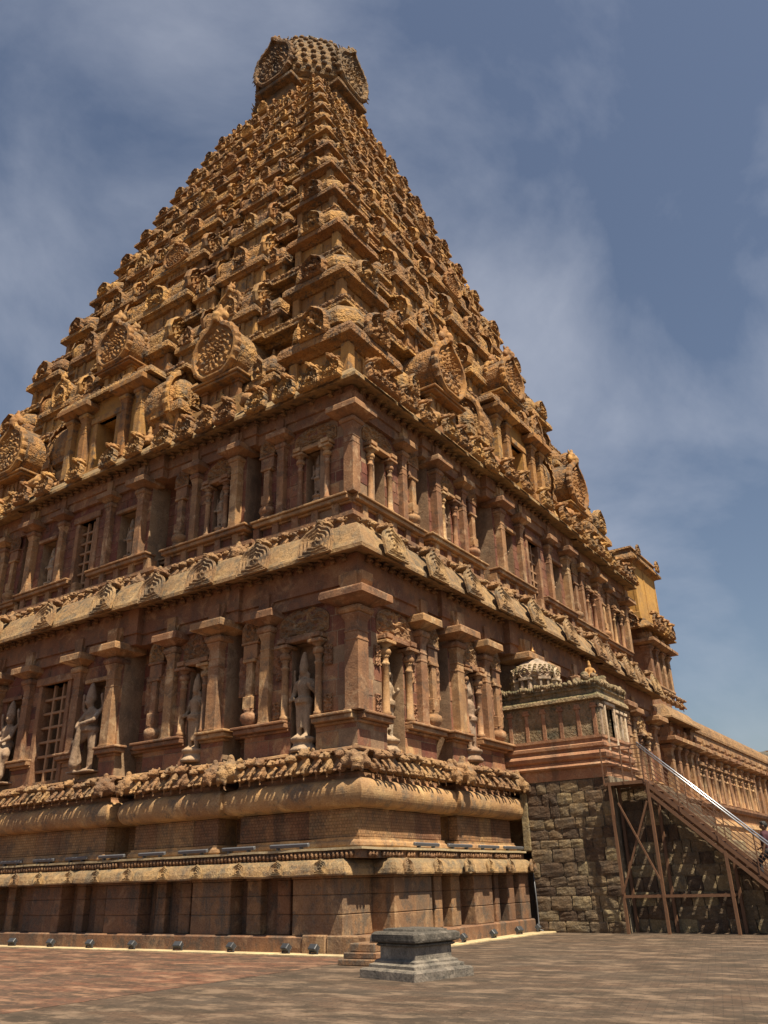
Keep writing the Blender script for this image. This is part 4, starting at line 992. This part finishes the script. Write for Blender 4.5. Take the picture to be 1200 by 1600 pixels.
# ------------------------------------------------------------------ statues standing in the niches
WALLN = {'L': 'wall above the red bricks', 'R': 'wall beside the domed shrine'}
for face, c, n, z, s, sc, bi, idx in STATUES:
    if face == 'L' and c > 17.5: continue
    if face == 'R' and idx == 0 and c > 8: continue
    lev = 'lower' if idx == 0 else 'upper'
    if bi == 'g':
        o = inst('guardian_statue', (guardian_me, []), None, FM(face, c, n, z, s, 1.1 if c < DC else -1.1, 1.1, 1.08))
        tag(o, 'big guardian statue leaning on its club, %s side of the lower lattice window' % ('corner' if c < DC else 'far'), 'statue', 'guardian statues flanking the window'); continue
    o = inst('niche_statue', (statue_me, []), None, FM(face, c, n, z, s, sc, sc, sc))
    nm_ = {0: 'near corner niche', 8: 'far corner niche', 2: 'near side-bay niche', 6: 'far side-bay niche'}.get(bi, 'window-side niche, %s half' % ('near' if c < DC else 'far'))
    tag(o, 'pale stone deity statue in %s %s of %s' % (lev, nm_, WALLN[face]), 'statue', 'statues in the temple niches')

# ------------------------------------------------------------------ ground
g = MB(); g.add([(-900, -900, 0), (900, -900, 0), (900, 900, 0), (-900, 900, 0)], [(0, 1, 2, 3)]); struct('ground', g, 'paving_brown')
g = MB(); g.add([(-60, -20, .004), (-12.35, -20, .004), (-12.5, 18.3, .004), (-60, 18.3, .004)], [(0, 1, 2, 3)]); struct('brick_pavement', g, 'paving_red')
g = MB().sweep([(-48, CY - PO - .36), (CX + PO + .4, CY - PO - .36), (CX + PO + .4, 24), (CX + PO + .75, 28.3)], [(0, -.05), (0, .03), (-.04, .045), (-.6, .045), (-.6, -.05)]); struct('kerb_strip', g, 'cream')

# ------------------------------------------------------------------ rubble terrace, stone stair, domed shrine
rub_me = []
for k in range(5):
    b = MB(); n = 4; vs = {}
    q = MB().box(-.5, .5, -.5, .5, -.5, .5, .16)
    rg = []
    for i in range(7):
        z = -.5 + i / 6; ins = .035 if i in (0, 6) else (.006 if i in (1, 5) else 0); row = []
        for sx, sy in ((-1, -1), (-.33, -1), (.33, -1), (1, -1), (1, 0), (1, 1), (0, 1), (-1, 1), (-1, 0)):
            cx = .94 if abs(sx) == 1 and abs(sy) == 1 else 1
            row.append((sx * (.5 - ins) * cx, sy * (.5 - ins) * (cx if cx < 1 else 1), z))
        rg.append(row)
    b.loft(rg); b.rough(.035, 2.8, k * 3.7 + 1); b.rough(.02, 6.5, k); rub_me.append(fixn(b.mesh('rub%d' % k, 'rubble')))
def rubble_wall(parent, x0, x1, y, zb, ztop, rowh, w, depth=.5, rev=False):
    z = zb
    while z < max(ztop(x0), ztop(x1)) - .08:
        h = rowh * rnd.uniform(.75, 1.25); x = x0
        while x < x1 - .05:
            ww = min(w * rnd.uniform(.45, 1.7), x1 - x)
            if x1 - x - ww < .12: ww = x1 - x
            top = min(z + h, ztop(x + ww / 2))
            if top - z > .1:
                o = inst('stone', (rnd.choice(rub_me), []), parent, Matrix.Translation((x + ww / 2, y + depth / 2 - rnd.uniform(.0, .05), (z + top) / 2)) @ Matrix.Rotation(rnd.uniform(-.03, .03), 4, 'Y') @ Matrix.Diagonal((ww * 1.0, depth, (top - z) * 1.02, 1)))
            x += ww
        z += h
RX0, RX1, RY = -12.9, -9.86, 27.65
terr = root('rubble_terrace', ((RX0 + RX1) / 2, RY + 1.2, 0), 'tall rough rubble stone terrace carrying the small domed shrine', 'terrace', abs_children=True)
m = MB(); m.box(RX0 - .02, RX1 + .0, RY + .045, 30.8, 0, 4.66); part('mortar_core', m, terr, 'mortar')
rubble_wall(terr, RX0, RX1, RY, 0.0, lambda x: 4.62, .36, .5)
for yy in (28.45, 28.75):
    pass
m = MB(); m.box(-13.16, -12.88, RY - .04, RY + .4, 2.46, 4.32, .03); m.rough(.015, 4); part('door_jamb', m, terr, 'rubble')
m = MB(); m.box(-13.9, -12.7, RY - .1, RY + .5, 4.32, 4.6, .05); m.rough(.03, 3); part('lintel', m, terr, 'rubble')

stw = root('stone_stair', (-7, 30, 0), 'broken stone staircase with dark rubble side wall behind the metal stair', 'staircase', abs_children=True)
def slope(x): return 4.35 if x < -8.86 else max(0.0, 4.35 - .94 * (x + 8.86))
m = MB(); m.prism([(0, 0), (1, 0), (1, 1)], 0, 1); m = MB(); m.extr([(-9.86, 0), (-4.36, 0), (-8.86, 4.2), (-9.86, 4.2)], 28.3, 30.2); part('mortar_core', m, stw, 'mortar')
rubble_wall(stw, -9.85, -4.2, 28.25, 0.0, slope, .40, .55)
x = -8.96; k = 0
while slope(x) > .15:
    z = slope(x); m = MB(); m.box(x, x + .44, 28.23 + rnd.uniform(0, .06), 30.2, z - .34, z + rnd.uniform(.0, .06), .04); m.rough(.03, 3, k); part('stone_step', m, stw, 'rubble'); x += .40; k += 1
m = MB(); m.box(-2.5, 25, 29.6, 31, 0, 1.0); 

sh = root('domed_shrine', (-11.7, 29.9, 4.66), 'small weathered pink plastered shrine with scaly white dome on the rubble terrace', 'shrine', abs_children=True)
sx0, sx1, sy0, sy1 = -13.75, -9.96, 27.71, 30.5
rect = [(sx0, sy1), (sx0, sy0), (sx1, sy0), (sx1, sy1)]
part('base_moulding', MB().sweep(rect, [(0, 4.64), (.06, 4.64), (.06, 4.98), (.16, 5.0), (.2, 5.06), (.16, 5.12), (.05, 5.14), (.05, 5.2), (.02, 5.24), (.12, 5.3), (.15, 5.42), (.1, 5.5), (.02, 5.54), (.02, 5.62), (.09, 5.66), (.09, 5.76), (.02, 5.8), (.02, 5.9), (.06, 5.93), (.06, 6.02), (-.3, 6.02), (-.3, 4.64)]), sh, 'plaster')
m = MB(); m.box(sx0, sx1 - .3, sy0, sy1, 5.0, 7.3)
m.box(sx1 - .3, sx1, sy0, 28.30, 5.0, 7.3); m.box(sx1 - .3, sx1, 29.10, sy1, 5.0, 7.3); m.box(sx1 - .3, sx1, 28.30, 29.10, 7.05, 7.3); m.box(sx1 - .3, sx1, 28.30, 29.10, 5.0, 5.5); part('wall', m, sh, 'plaster')
m = MB(); m.box(sx1 - .32, sx1 - .27, 28.25, 29.15, 5.5, 7.1); part('doorway', m, sh, 'inside_shade')  # thin dark sheet, the unlit interior painted as colour
m = MB()
for y0, y1 in ((28.18, 28.30), (29.10, 29.22)): m.box(sx1 - .1, sx1 + .08, y0, y1, 5.5, 7.1, .015)
m.box(sx1 - .1, sx1 + .1, 28.15, 29.25, 7.1, 7.22, .015); part('door_frame', m, sh, 'plaster_pale')
for x in (-13.3, -12.65, -12.0, -11.35, -10.7, -10.12):
    m = MB(); m.box(x - .07, x + .07, sy0 - .03, sy0 + .05, 6.02, 6.95, .01); m.box(x - .13, x + .13, sy0 - .06, sy0 + .05, 6.95, 7.03, .01); m.box(x - .1, x + .1, sy0 - .06, sy0 + .05, 7.03, 7.12, .01); part('pilaster', m, sh, 'plaster')
for y in (27.85, 29.4, 29.85, 30.3):
    m = MB(); m.box(sx1 - .05, sx1 + .06, y - .08, y + .08, 6.02, 6.95, .01); m.box(sx1 - .05, sx1 + .1, y - .14, y + .14, 6.95, 7.05, .01); part('pilaster', m, sh, 'plaster_pale')
part('cornice', MB().sweep(rect, [(0, 7.24), (.12, 7.22), (.17, 7.24), (.16, 7.34), (.08, 7.42), (.03, 7.46), (.03, 7.58), (.10, 7.62), (.08, 7.74), (-.3, 7.74), (-.3, 7.24)]), sh, 'plaster_moss')
m = MB(); m.box(sx0, sx1 - .02, sy0 + .05, sy1, 7.2, 7.75); part('roof', m, sh, 'plaster_moss')
mm = MB()
for k in range(42):
    x = sx0 + 3.95 * k / 42; mm.ell((x, sy0 - .12, 7.82 + rnd.uniform(-.04, .05)), (.075, .09, rnd.uniform(.07, .13)), 6, 5)
for k in range(30): mm.ell((sx1 + .12, sy0 - .1 + 2.8 * k / 30, 7.82 + rnd.uniform(-.04, .06)), (.09, .075, rnd.uniform(.07, .14)), 6, 5)
mm.rough(.02, 8); o = part('parapet_beads', mm, sh, 'plaster_moss'); o['kind'] = 'stuff'
mo = MB()
for k in range(26): mo.ell((sx1 - .45 + rnd.uniform(-.35, .35), sy0 + .7 + rnd.uniform(-.5, .7), 7.85 + rnd.uniform(0, .3)), (rnd.uniform(.1, .2), rnd.uniform(.1, .2), rnd.uniform(.08, .2)), 7, 5)
part('mossy_mound', mo.rough(.03, 6), sh, 'plaster_moss')
for x, y in ((sx1 - .4, sy0 + .75),):
    inst('corner_figure', (figure_me[0].copy(), []), sh, Matrix.Translation((x, y, 7.75)) @ Matrix.Rotation(R(40), 4, 'Z') @ Matrix.Translation((0, 0, .3)) @ Matrix.Diagonal((.55, .55, .6, 1)))
    sh.children[-1].data.materials.clear(); sh.children[-1].data.materials.append(M('plaster_moss'))
DX, DY = -12.62, 28.75
part('neck', MB().lathe([(.66, 0), (.66, .62), (.8, .66), (.8, .72)], (DX, DY, 7.75), 8, False, R(22.5)), sh, 'plaster_pale')
dmb = MB(); prof = [(.72, 0), (.84, .05), (.90, .16), (.86, .30), (.73, .46), (.53, .60), (.31, .72), (.16, .80), (.1, .86)]
dmb.lathe(prof, (DX, DY, 8.45), 20); dome = part('dome', dmb, sh, 'plaster_pale')
sc_ = MB()
for r_, z_, nn in ((.89, .12, 30), (.88, .21, 30), (.85, .30, 28), (.78, .39, 26)):
    for k in range(nn):
        a = 2 * math.pi * (k + (.5 if nn % 4 else 0)) / nn; sc_.ell((DX + r_ * math.cos(a), DY + r_ * math.sin(a), 8.45 + z_), (.07, .07, .05), 6, 4)
o = part('dome_scales', sc_, dome, 'plaster_moss'); o['kind'] = 'stuff'
part('finial', MB().lathe([(.10, 0), (.13, .04), (.06, .1), (.12, .2), (.13, .26), (.05, .34), (.07, .4), (.03, .48), (.015, .68)], (DX, DY, 9.27), 12), sh, 'bronze')
for k in range(8):
    a = R(22.5 + 45 * k - 22.5)
    mt = Matrix.Translation((DX, DY, 7.78)) @ Matrix.Rotation(a, 4, 'Z') @ Matrix.Translation((0, -.72, 0))
    gb = MB(); gb.box(-.18, -.10, -.2, 0, 0, .5); gb.box(.10, .18, -.2, 0, 0, .5); gb.box(-.24, .24, -.24, 0, .5, .58); g0 = gable_mb('disc', 24, 6, 0, .14); st_ = len(gb.v); gb.add(g0.v, g0.f); gb.xf(Matrix.Translation((0, -.1, .56)) @ Matrix.Diagonal((.46, 1, .44, 1)), st_); gb.xf(mt); part('niche_gable', gb, sh, 'plaster_pale')

# ------------------------------------------------------------------ metal stair
ms = root('metal_stair', (-8, 28.4, 0), 'brown rusty metal staircase with landing and shiny handrail beside rubble wall', 'staircase', abs_children=True)
YF, YB = 27.25, 28.1
LX0, LX1, LZ = -9.9, -8.58, 4.38
def sl(x): return LZ - .94 * (x - LX1)
XE = LX1 + LZ / .94
def steel(name, p0, p1, w, h=None, mat='rust_steel', par=None): return part(name, MB().bar(p0, p1, w, h), par or ms, mat)
for y in (YF, YB):
    for x, zt_ in ((-9.74, LZ), (-8.5, LZ - .05), (-6.5, sl(-6.5) - .22)): steel('post', (x, y, 0), (x, y, zt_), .085)
    steel('horizontal_bar', (-9.74, y - .003, 1.03), (-6.44, y - .003, 1.03), .05, .075)
    steel('stringer', (LX1 - .05, y, LZ - .02), (XE, y, 0.03), .05, .12); steel('stringer', (LX1 - .02, y, LZ - .30), (XE - .3, y, .03), .05, .10)
    steel('landing_beam', (LX0, y, LZ - .04), (LX1, y, LZ - .04), .06, .10)
for x in (LX0, LX1): steel('landing_beam', (x, YF, LZ - .05), (x, YB, LZ - .05), .06, .09)
m = MB(); m.box(LX0, LX1, YF + .01, YB, LZ, LZ + .02); part('landing', m, ms, 'rust_steel')
steel('brace', (-9.74, YF - .045, 1.1), (-8.58, YF - .045, 3.75), .045, .06); steel('brace', (-8.52, YF - .09, 1.5), (-9.5, YF - .09, 3.75), .04, .05)
nst = 17
for k in range(nst):
    x = LX1 + (XE - LX1) * (k + .6) / nst; m = MB(); m.box(x - .155, x + .155, YF + .02, YB - .02, sl(x) - .17, sl(x) - .14); part('tread', m, ms, 'rust_steel')
for y in (YF - .03, YB + .03):
    for x in (LX0, -9.24, LX1): steel('railing_post', (x, y, LZ - .05), (x, y, LZ + 1.12), .035)
    for h in (.28, .55, .82, 1.12): steel('rail', (LX0, y, LZ + h), (LX1, y, LZ + h), .022 if h < 1 else .035)
    for k in range(1, 5):
        x = LX1 + .98 * k
        if x < XE - .2: steel('railing_post', (x, y, sl(x) - .1), (x, y, sl(x) + 1.12), .03)
    for h in (.15, .29, .43, .57, .71, .85): steel('rail', (LX1, y, LZ + h), (XE - .2, y, .19 + h), .016)
    for h, yy in (((1.12, 0), (1.03, 0)) if y < YF else ()): o = part('handrail', MB().tube([(LX1 - .08, y + yy, LZ + h + .06), (-7, y + yy, sl(-7) + h), (XE - .15, y + yy, .15 + h)], .024), ms, 'chrome')
for y, h in ((YF + .0, .0),):
    steel('railing_post', (LX0, YB, LZ), (LX0, YB, LZ + 1.1), .03)

# person on the metal stair
px, py = -5.40, 27.68; pz = sl(px) - .14
pe = root('person', (px, py, pz), 'person in dark maroon shirt and black trousers climbing the metal stair', 'person')
b = MB()
b.ell((0, 0, 1.60), (.085, .10, .125)); b.ell((0, -.10, 1.585), (.016, .03, .025)); b.cap((0, .0, 1.40), (0, -.005, 1.52), .05, .048)
for s_ in (-1, 1): b.ell((s_ * .088, .01, 1.60), (.014, .025, .032)); b.ell((s_ * .032, -.092, 1.625), (.014, .012, .01))
b.ell((0, -.092, 1.545), (.03, .012, .009))
b.cap((0, 0, .95), (0, .0, 1.32), .13, .15); b.ell((0, .0, 1.36), (.19, .09, .07))
for s_, fx, fz, kx in ((-1, -.05, .0, .02), (1, -.32, .22, -.28)):
    b.cap((s_ * .09, 0, .92), (s_ * .10, kx, .50 + fz * .6), .09, .065); b.cap((s_ * .10, kx, .50 + fz * .6), (s_ * .10, fx + .05, .09 + fz), .06, .04); b.ell((s_ * .10, fx - .02, .045 + fz), (.045, .12, .045))
for s_, hx, hy, hz in ((-1, -.30, -.26, 1.02), (1, .26, -.10, .86)):
    e = (s_ * .25, -.02, 1.10); b.cap((s_ * .20, 0, 1.36), e, .05, .042); b.cap(e, (hx, hy, hz), .04, .03)
    d_ = (Vector((hx, hy, hz)) - Vector(e)).normalized(); h0 = Vector((hx, hy, hz)) + d_ * .03
    b.ell(h0 + d_ * .04, (.028, .03, .045))
    for k in range(4): b.cap(h0 + d_ * .07 + Vector(((k - 1.5) * .016, 0, 0)), h0 + d_ * (.13 - .008 * abs(k - 1.3)) + Vector(((k - 1.5) * .018, -.02, -.01)), .0095, .008, 6)
    b.cap(h0 + d_ * .02 + Vector((-s_ * .025, 0, 0)), h0 + d_ * .06 + Vector((-s_ * .045, -.02, 0)), .011, .009, 6)
body = obj('body', organic('body', b, .012, 'skin', 1), pe)
b = MB(); b.cap((0, 0, .92), (0, 0, 1.32), .155, .175); b.ell((0, 0, 1.36), (.215, .115, .085))
for s_ in (-1, 1): b.cap((s_ * .20, 0, 1.36), (s_ * .243, -.015, 1.16), .068, .06)
obj('shirt', organic('shirt', b, .018, 'maroon_cloth', 2, .006, 12), pe)
b = MB(); b.ell((0, 0, .93), (.165, .135, .1))
for s_, fx, fz, kx in ((-1, -.05, .0, .02), (1, -.32, .22, -.28)): b.cap((s_ * .09, 0, .92), (s_ * .10, kx, .50 + fz * .6), .105, .085); b.cap((s_ * .10, kx, .50 + fz * .6), (s_ * .10, fx + .05, .11 + fz), .082, .065)
obj('trousers', organic('trousers', b, .018, 'dark_cloth', 2, .006, 12), pe)
b = MB(); b.ell((0, .022, 1.635), (.094, .10, .112)); b.ell((0, -.02, 1.70), (.082, .085, .04)); obj('hair', organic('hair', b, .012, 'hair', 1, .006, 30), pe)
pe.rotation_euler = (0, 0, R(-90))

# ------------------------------------------------------------------ entrance block and hall beyond the tower
eb = root('entrance_block', (-18, 55, 0), 'two-storeyed stone block with plain yellow turret beyond the tower', 'building', abs_children=True)
ex, ey0, ey1 = -14.9, 52.7, 57.6
def epath(o): return [(-20, ey0 + o), (ex - o, ey0 + o), (ex - o, ey1 - o), (-20, ey1 - o)]
m = MB(); m.box(-21, ex - .1, ey0 + .1, ey1, 0, 10.8); part('lower_wall', m, eb, 'wall')
m = MB(); m.box(-21, ex - .5, ey0 + .5, ey1 - .4, 10.8, 16.7); part('upper_wall', m, eb, 'wall')
m = MB(); m.box(-24, -16.6, CY + W - 1, ey0 + .3, 0, 16.4); part('link_wall', m, eb, 'wall')
for z, o_, e_, h_, mt in ((10.4, 0, .85, 1.0, 'carved'), (16.35, .45, .8, .8, 'ochre_carved')): part('cornice', MB().sweep(epath(o_), kapota(z, e_, h_, .1)), eb, mt)
for z, o_, zs, kz in ((6.0, 0, 9.4, 1.0), (12.9, .45, 15.7, .83)):
    for q in (0.3, 1.7, 3.2, 4.6):
        inst('pilaster', PILLAR, eb, Matrix.Translation((ex - o_ - .02, ey0 + o_ + q * (.9 if o_ else 1) , z)) @ Matrix.Diagonal((.82, .82, kz, 1)))
    part('sill', MB().sweep(epath(o_), [(0, z - .3), (.2, z - .3), (.3, z - .1), (.3, z), (-.3, z), (-.3, z - .3)]), eb, 'pillar')
    for q in (1.0, 2.45, 3.9):
        m = MB(); m.box(ex - o_ - .2, ex - o_ + .02, ey0 + q * .92 + o_ - .2, ey0 + q * .92 + o_ + .2, z + .3, z + 2.3 * kz, .02); part('panel', m, eb, 'inside_shade' if q == 2.45 else 'block')  # middle panel coloured dark to stand for a shaded opening
    inst('pilaster', PILLAR, eb, Matrix.Translation((ex - o_ - 2.2, ey0 + o_ + .05, z)) @ Matrix.Diagonal((.82, .82, kz, 1)))
for k in range(5): inst('frieze_beast', (beast_protos[k % 3], []), eb, Matrix.Translation((ex + .05, ey0 + .5 + k * .95, 11.6)) @ Matrix.Rotation(R(90), 4, 'Z') @ Matrix.Scale(1.15, 4))
for k in range(4): inst('cornice_gable', (gable_disc_oc, [('lion_mask', lko)]), eb, Matrix.Translation((ex + .35, ey0 + .6 + k * 1.2, 16.4)) @ Matrix.Rotation(R(90), 4, 'Z') @ Matrix.Diagonal((.9, 1.3, .9, 1)))
for k in range(3): inst('cornice_gable', (gable_disc_oc, [('lion_mask', lko)]), eb, Matrix.Translation((ex - .9 - k * 1.3, ey0 - .32, 16.4)) @ Matrix.Diagonal((1.0, 1.3, 1.0, 1)))
m = MB(); m.box(-19.5, ex - .35, ey0 - .1, ey1 - .2, 17.1, 21.2); tur = part('turret', m, eb, 'ochre_plain')
m = MB(); m.box(-19.6, ex - .25, ey0 - .2, ey1 - .1, 17.0, 17.5, .03)
for y in (ey0 - .02, ey0 + 2.1, ey1 - .35): m.box(ex - .5, ex - .32, y - .1, y + .1, 17.4, 21.0)
part('turret_trim', m, tur, 'ochre_plain')
tr = [(-19.5, ey0 - .1), (ex - .35, ey0 - .1), (ex - .35, ey1 - .2), (-19.5, ey1 - .2)]
part('turret_eave', MB().sweep(tr, [(0, 20.9), (.2, 21.05), (.45, 21.1), (.45, 21.25), (.3, 21.5), (.1, 21.65), (.1, 21.9), (.2, 21.95), (.15, 22.1), (-.6, 22.1), (-.6, 20.9)]), tur, 'ochre_carved')
for k in (0, 3): inst('eave_gable', (gable_disc_oc, []), tur, Matrix.Translation((ex + .1, ey0 + .1 + k * 1.35, 21.35)) @ Matrix.Rotation(R(90), 4, 'Z') @ Matrix.Diagonal((.7, 1, .8, 1)))

hl = root('pillared_hall', (-18, 75, 0), 'long low pillared stone hall wall receding beyond the entrance block', 'building', abs_children=True)
hx, hy0, hy1 = -14.9, 57.7, 100.0
m = MB(); m.box(-22, hx, hy0, hy1, 0, 10.9); part('wall', m, hl, 'pillar')
hp = [(hx, hy0), (hx, hy1)]
part('plinth', MB().sweep(hp, [(0, 0), (.6, 0), (.6, 4.2), (.35, 4.3), (.5, 4.6), (.35, 4.9), (0, 5.0)]), hl, 'base')
part('sill', MB().sweep(hp, [(0, 5.6), (.25, 5.6), (.35, 5.8), (.35, 5.95), (0, 6.0)]), hl, 'pillar')
part('beam', MB().sweep(hp, [(0, 9.5), (.2, 9.5), (.2, 9.8), (.28, 9.85), (.28, 10.4), (0, 10.4)]), hl, 'pillar')
part('eave', MB().sweep(hp, [(0, 10.4), (.4, 10.38), (.42, 10.55), (.3, 11.0), (.1, 11.3), (-.4, 11.45), (-2, 11.5), (-2, 10.4)]), hl, 'carved')
y = hy0 + .7; k = 0
while y < 96:
    inst('pilaster', PILLAR, hl, Matrix.Translation((hx - .02, y, 6.0)) @ Matrix.Diagonal((.78, .78, 1.0, 1)))
    m = MB(); m.box(hx - .4, hx + .03, y + .75, y + 1.35, 6.2, 8.3, .02); part('niche', m, hl, 'inside_shade' if k % 2 == 0 else 'wall')  # every other slab dark: niche shade painted on, no recess
    if k < 8:
        for q in (.62, 1.48): inst('niche_pillar', NPILLAR, hl, Matrix.Translation((hx + .08, y + q, 6.0)))
        m = MB(); m.box(hx - .2, hx + .28, y + .4, y + 1.7, 8.32, 8.5, .02); part('lintel', m, hl, 'pillar')
    y += 2.1; k += 1
pr = root('hall_porch', (-19, 112, 0), 'dark flat-roofed stone porch at the far end of the hall', 'building', abs_children=True)
part('eave', MB().sweep([(-26, 110), (-12, 110), (-12, 116)], [(0, 14.0), (.9, 13.7), (.95, 13.9), (.6, 14.5), (0, 14.9), (-3, 15.0), (-3, 14.0)]), pr, 'slab_cap')
for x in (-24.5, -19, -13): inst('pillar', PILLAR, pr, Matrix.Translation((x, 110.4, 7.0)) @ Matrix.Diagonal((1.2, 1.2, 2.0, 1)))
m = MB(); m.box(-26, -11.5, 109.5, 116, 0, 7.0, .05); part('platform', m, pr, 'base')
m = MB(); m.box(-25.8, -12.4, 112.5, 116, 7, 14.1); part('wall', m, pr, 'wall')

# ------------------------------------------------------------------ small things on the pavement
pd = root('stone_pedestal', (-9.42, 14.72, 0), 'grey weathered stone pedestal with dark moulded cap on the brown paving', 'pedestal')
def sqp(name, prof, mat, rough=.008, ch=.03): return obj(name, MB().sq(prof, ch=ch).rough(rough, 5), pd, mat)
def dense(prof, n=3):
    o_ = []
    for (a, b_), (c, d_) in zip(prof, prof[1:]):
        for k in range(n): o_.append((a + (c - a) * k / n, b_ + (d_ - b_) * k / n))
    return o_ + [prof[-1]]
sqp('base_slab', [(.76, 0), (.76, .13), (.73, .16), (.64, .17)], 'granite_grey'); sqp('foot', dense([(.64, .165), (.64, .22), (.56, .25), (.56, .28), (.50, .31)]), 'granite_grey')
sqp('shaft', dense([(.48, .30), (.48, .52)]), 'granite_grey'); sqp('neck', dense([(.50, .52), (.53, .535), (.53, .56), (.50, .57)]), 'slab_cap')
sqp('cap', dense([(.50, .57), (.59, .60), (.60, .63), (.60, .72), (.55, .755), (.44, .765), (.43, .80), (.36, .815)]), 'slab_cap', .02)
pd.rotation_euler = (0, 0, R(-14))
ss = root('stone_blocks', (-11.7, 16.4, 0), 'small stack of brown stone slabs with a rounded knob beside the pedestal', 'stone slabs', abs_children=True)
for k, (a, b_, z0, z1) in enumerate(((.55, .45, 0, .13), (.45, .38, .13, .25), (.33, .3, .25, .42))): m = MB(); m.box(-11.75 - a, -11.75 + a, 16.5 - b_, 16.5 + b_, z0, z1 - .002, .02); m.rough(.01, 4, k); part('slab', m, ss, 'podium')
m = MB(); m.lathe([(.14, 0), (.15, .05), (.13, .14), (.06, .19)], (-11.6, 16.55, .415), 12); part('knob', m, ss, 'granite_grey')

def flood(x, y, rz, label):
    r_ = root('flood_light', (x, y, .045), label, 'floodlight', 'floodlights along the foot of the temple')
    m = MB(); m.box(-.17, .17, -.09, .09, -.10, .10, .02); m.xf(Matrix.Translation((0, 0, .17)) @ Matrix.Rotation(R(-42), 4, 'X')); obj('housing', m, r_, 'black_metal')
    m = MB(); m.box(-.15, .15, .085, .10, -.08, .08); m.xf(Matrix.Translation((0, 0, .17)) @ Matrix.Rotation(R(-42), 4, 'X')); obj('glass', m, r_, 'lamp_glass')
    m = MB(); m.box(-.10, .10, -.06, .06, -.01, .03); m.box(-.19, -.17, -.03, .03, .0, .18); m.box(.17, .19, -.03, .03, 0, .18); m.box(-.19, .19, -.03, .03, 0, .02); obj('bracket', m, r_, 'black_metal')
    r_.rotation_euler = (0, 0, rz + rnd.uniform(-.3, .3)); r_.scale = (.78, .78, .78); return r_
ORD = ('first', 'second', 'third', 'fourth', 'fifth', 'sixth', 'seventh', 'eighth')
for k, x in enumerate((-14.4, -15.3, -17.2, -19.2, -21.1, -23.0, -24.9, -26.9)): flood(x, 17.84, 0, 'black floodlight by the red bricks, %s from the tower corner' % ORD[k])
for k, y in enumerate((27.3, 25.9, 24.2, 22.4, 20.2)): flood(CX + PO + .22, y, R(90), 'black floodlight by the brown paving, %s from the rubble terrace' % ORD[k])
def washer(face, d0, d1, n, label):
    a = P2(face, d0, n); b_ = P2(face, d1, n); c = ((a[0] + b_[0]) / 2, (a[1] + b_[1]) / 2, 2.46); h = abs(d1 - d0) / 2
    r_ = root('wall_washer_light', c, label, 'light bar', 'light bars on the podium ledge')
    m = MB(); m.box(-h, h, -.045, .045, .06, .15, .015); m.xf(Matrix.Rotation(R(12), 4, 'X')); obj('bar', m, r_, 'grey_metal')
    for q in (-.6, .6): m = MB(); m.box(q * h - .03, q * h + .03, -.05, .05, -.002, .07); obj('foot', m, r_, 'black_metal')
    r_.rotation_euler = (0, 0, (0 if face == 'L' else R(90)) + rnd.uniform(-.06, .06))
for k, (d0, d1) in enumerate(((1.2, 2.5), (3.1, 4.3), (4.9, 6.1), (6.7, 7.8), (8.5, 9.7), (10.3, 11.4), (12, 13.1), (13.8, 15))): washer('L', d0, d1, .59, 'grey light bar on the ledge above red bricks, %s from the tower corner' % ORD[k])
for k, (d0, d1) in enumerate(((7.4, 8.8), (5.7, 7.0), (3.8, 5.2), (1.9, 3.3))): washer('R', d0, d1, .46, 'grey light bar on the ledge facing brown paving, %s from the rubble terrace' % ORD[k])
cp_ = MB().tube([(CX + PO + .1, 27.55, 1.78), (CX + PO + .12, 27.58, .9), (CX + PO + .14, 27.55, .1), (CX + PO + .3, 27.5, .06)], .022); o = obj('conduit_pipe', cp_, None, 'grey_metal'); tag(o, 'thin grey conduit pipe running down the end of the podium', 'pipe')
# lightning wire and white lamp on the crown
w = MB(); zc = zt + 9.7
w.tube([(AX - .3, AY - .2, zc - .2), (AX - .45, AY - .1, zc + 1.4), (AX - .2, AY, zc + 2.4), (AX + .4, AY + .3, zc + 1.9), (AX + .75, AY + .5, zc + .3)], .10, 6); o = obj('lightning_wire', w, None, 'black_metal'); tag(o, 'thin looped wire standing on top of the tower dome', 'wire')
b = root('beacon_lamp', (AX + .95, AY + .2, zt + 9.2), 'white and black beacon lamp beside the wire on the dome', 'lamp')
obj('lamp_base', MB().lathe([(.35, 0), (.35, .3), (.25, .6), (.2, .75)], seg=12), b, 'white_paint'); obj('lamp_head', MB().lathe([(.2, .75), (.3, .85), (.3, 1.1), (.15, 1.3)], seg=12), b, 'black_metal')
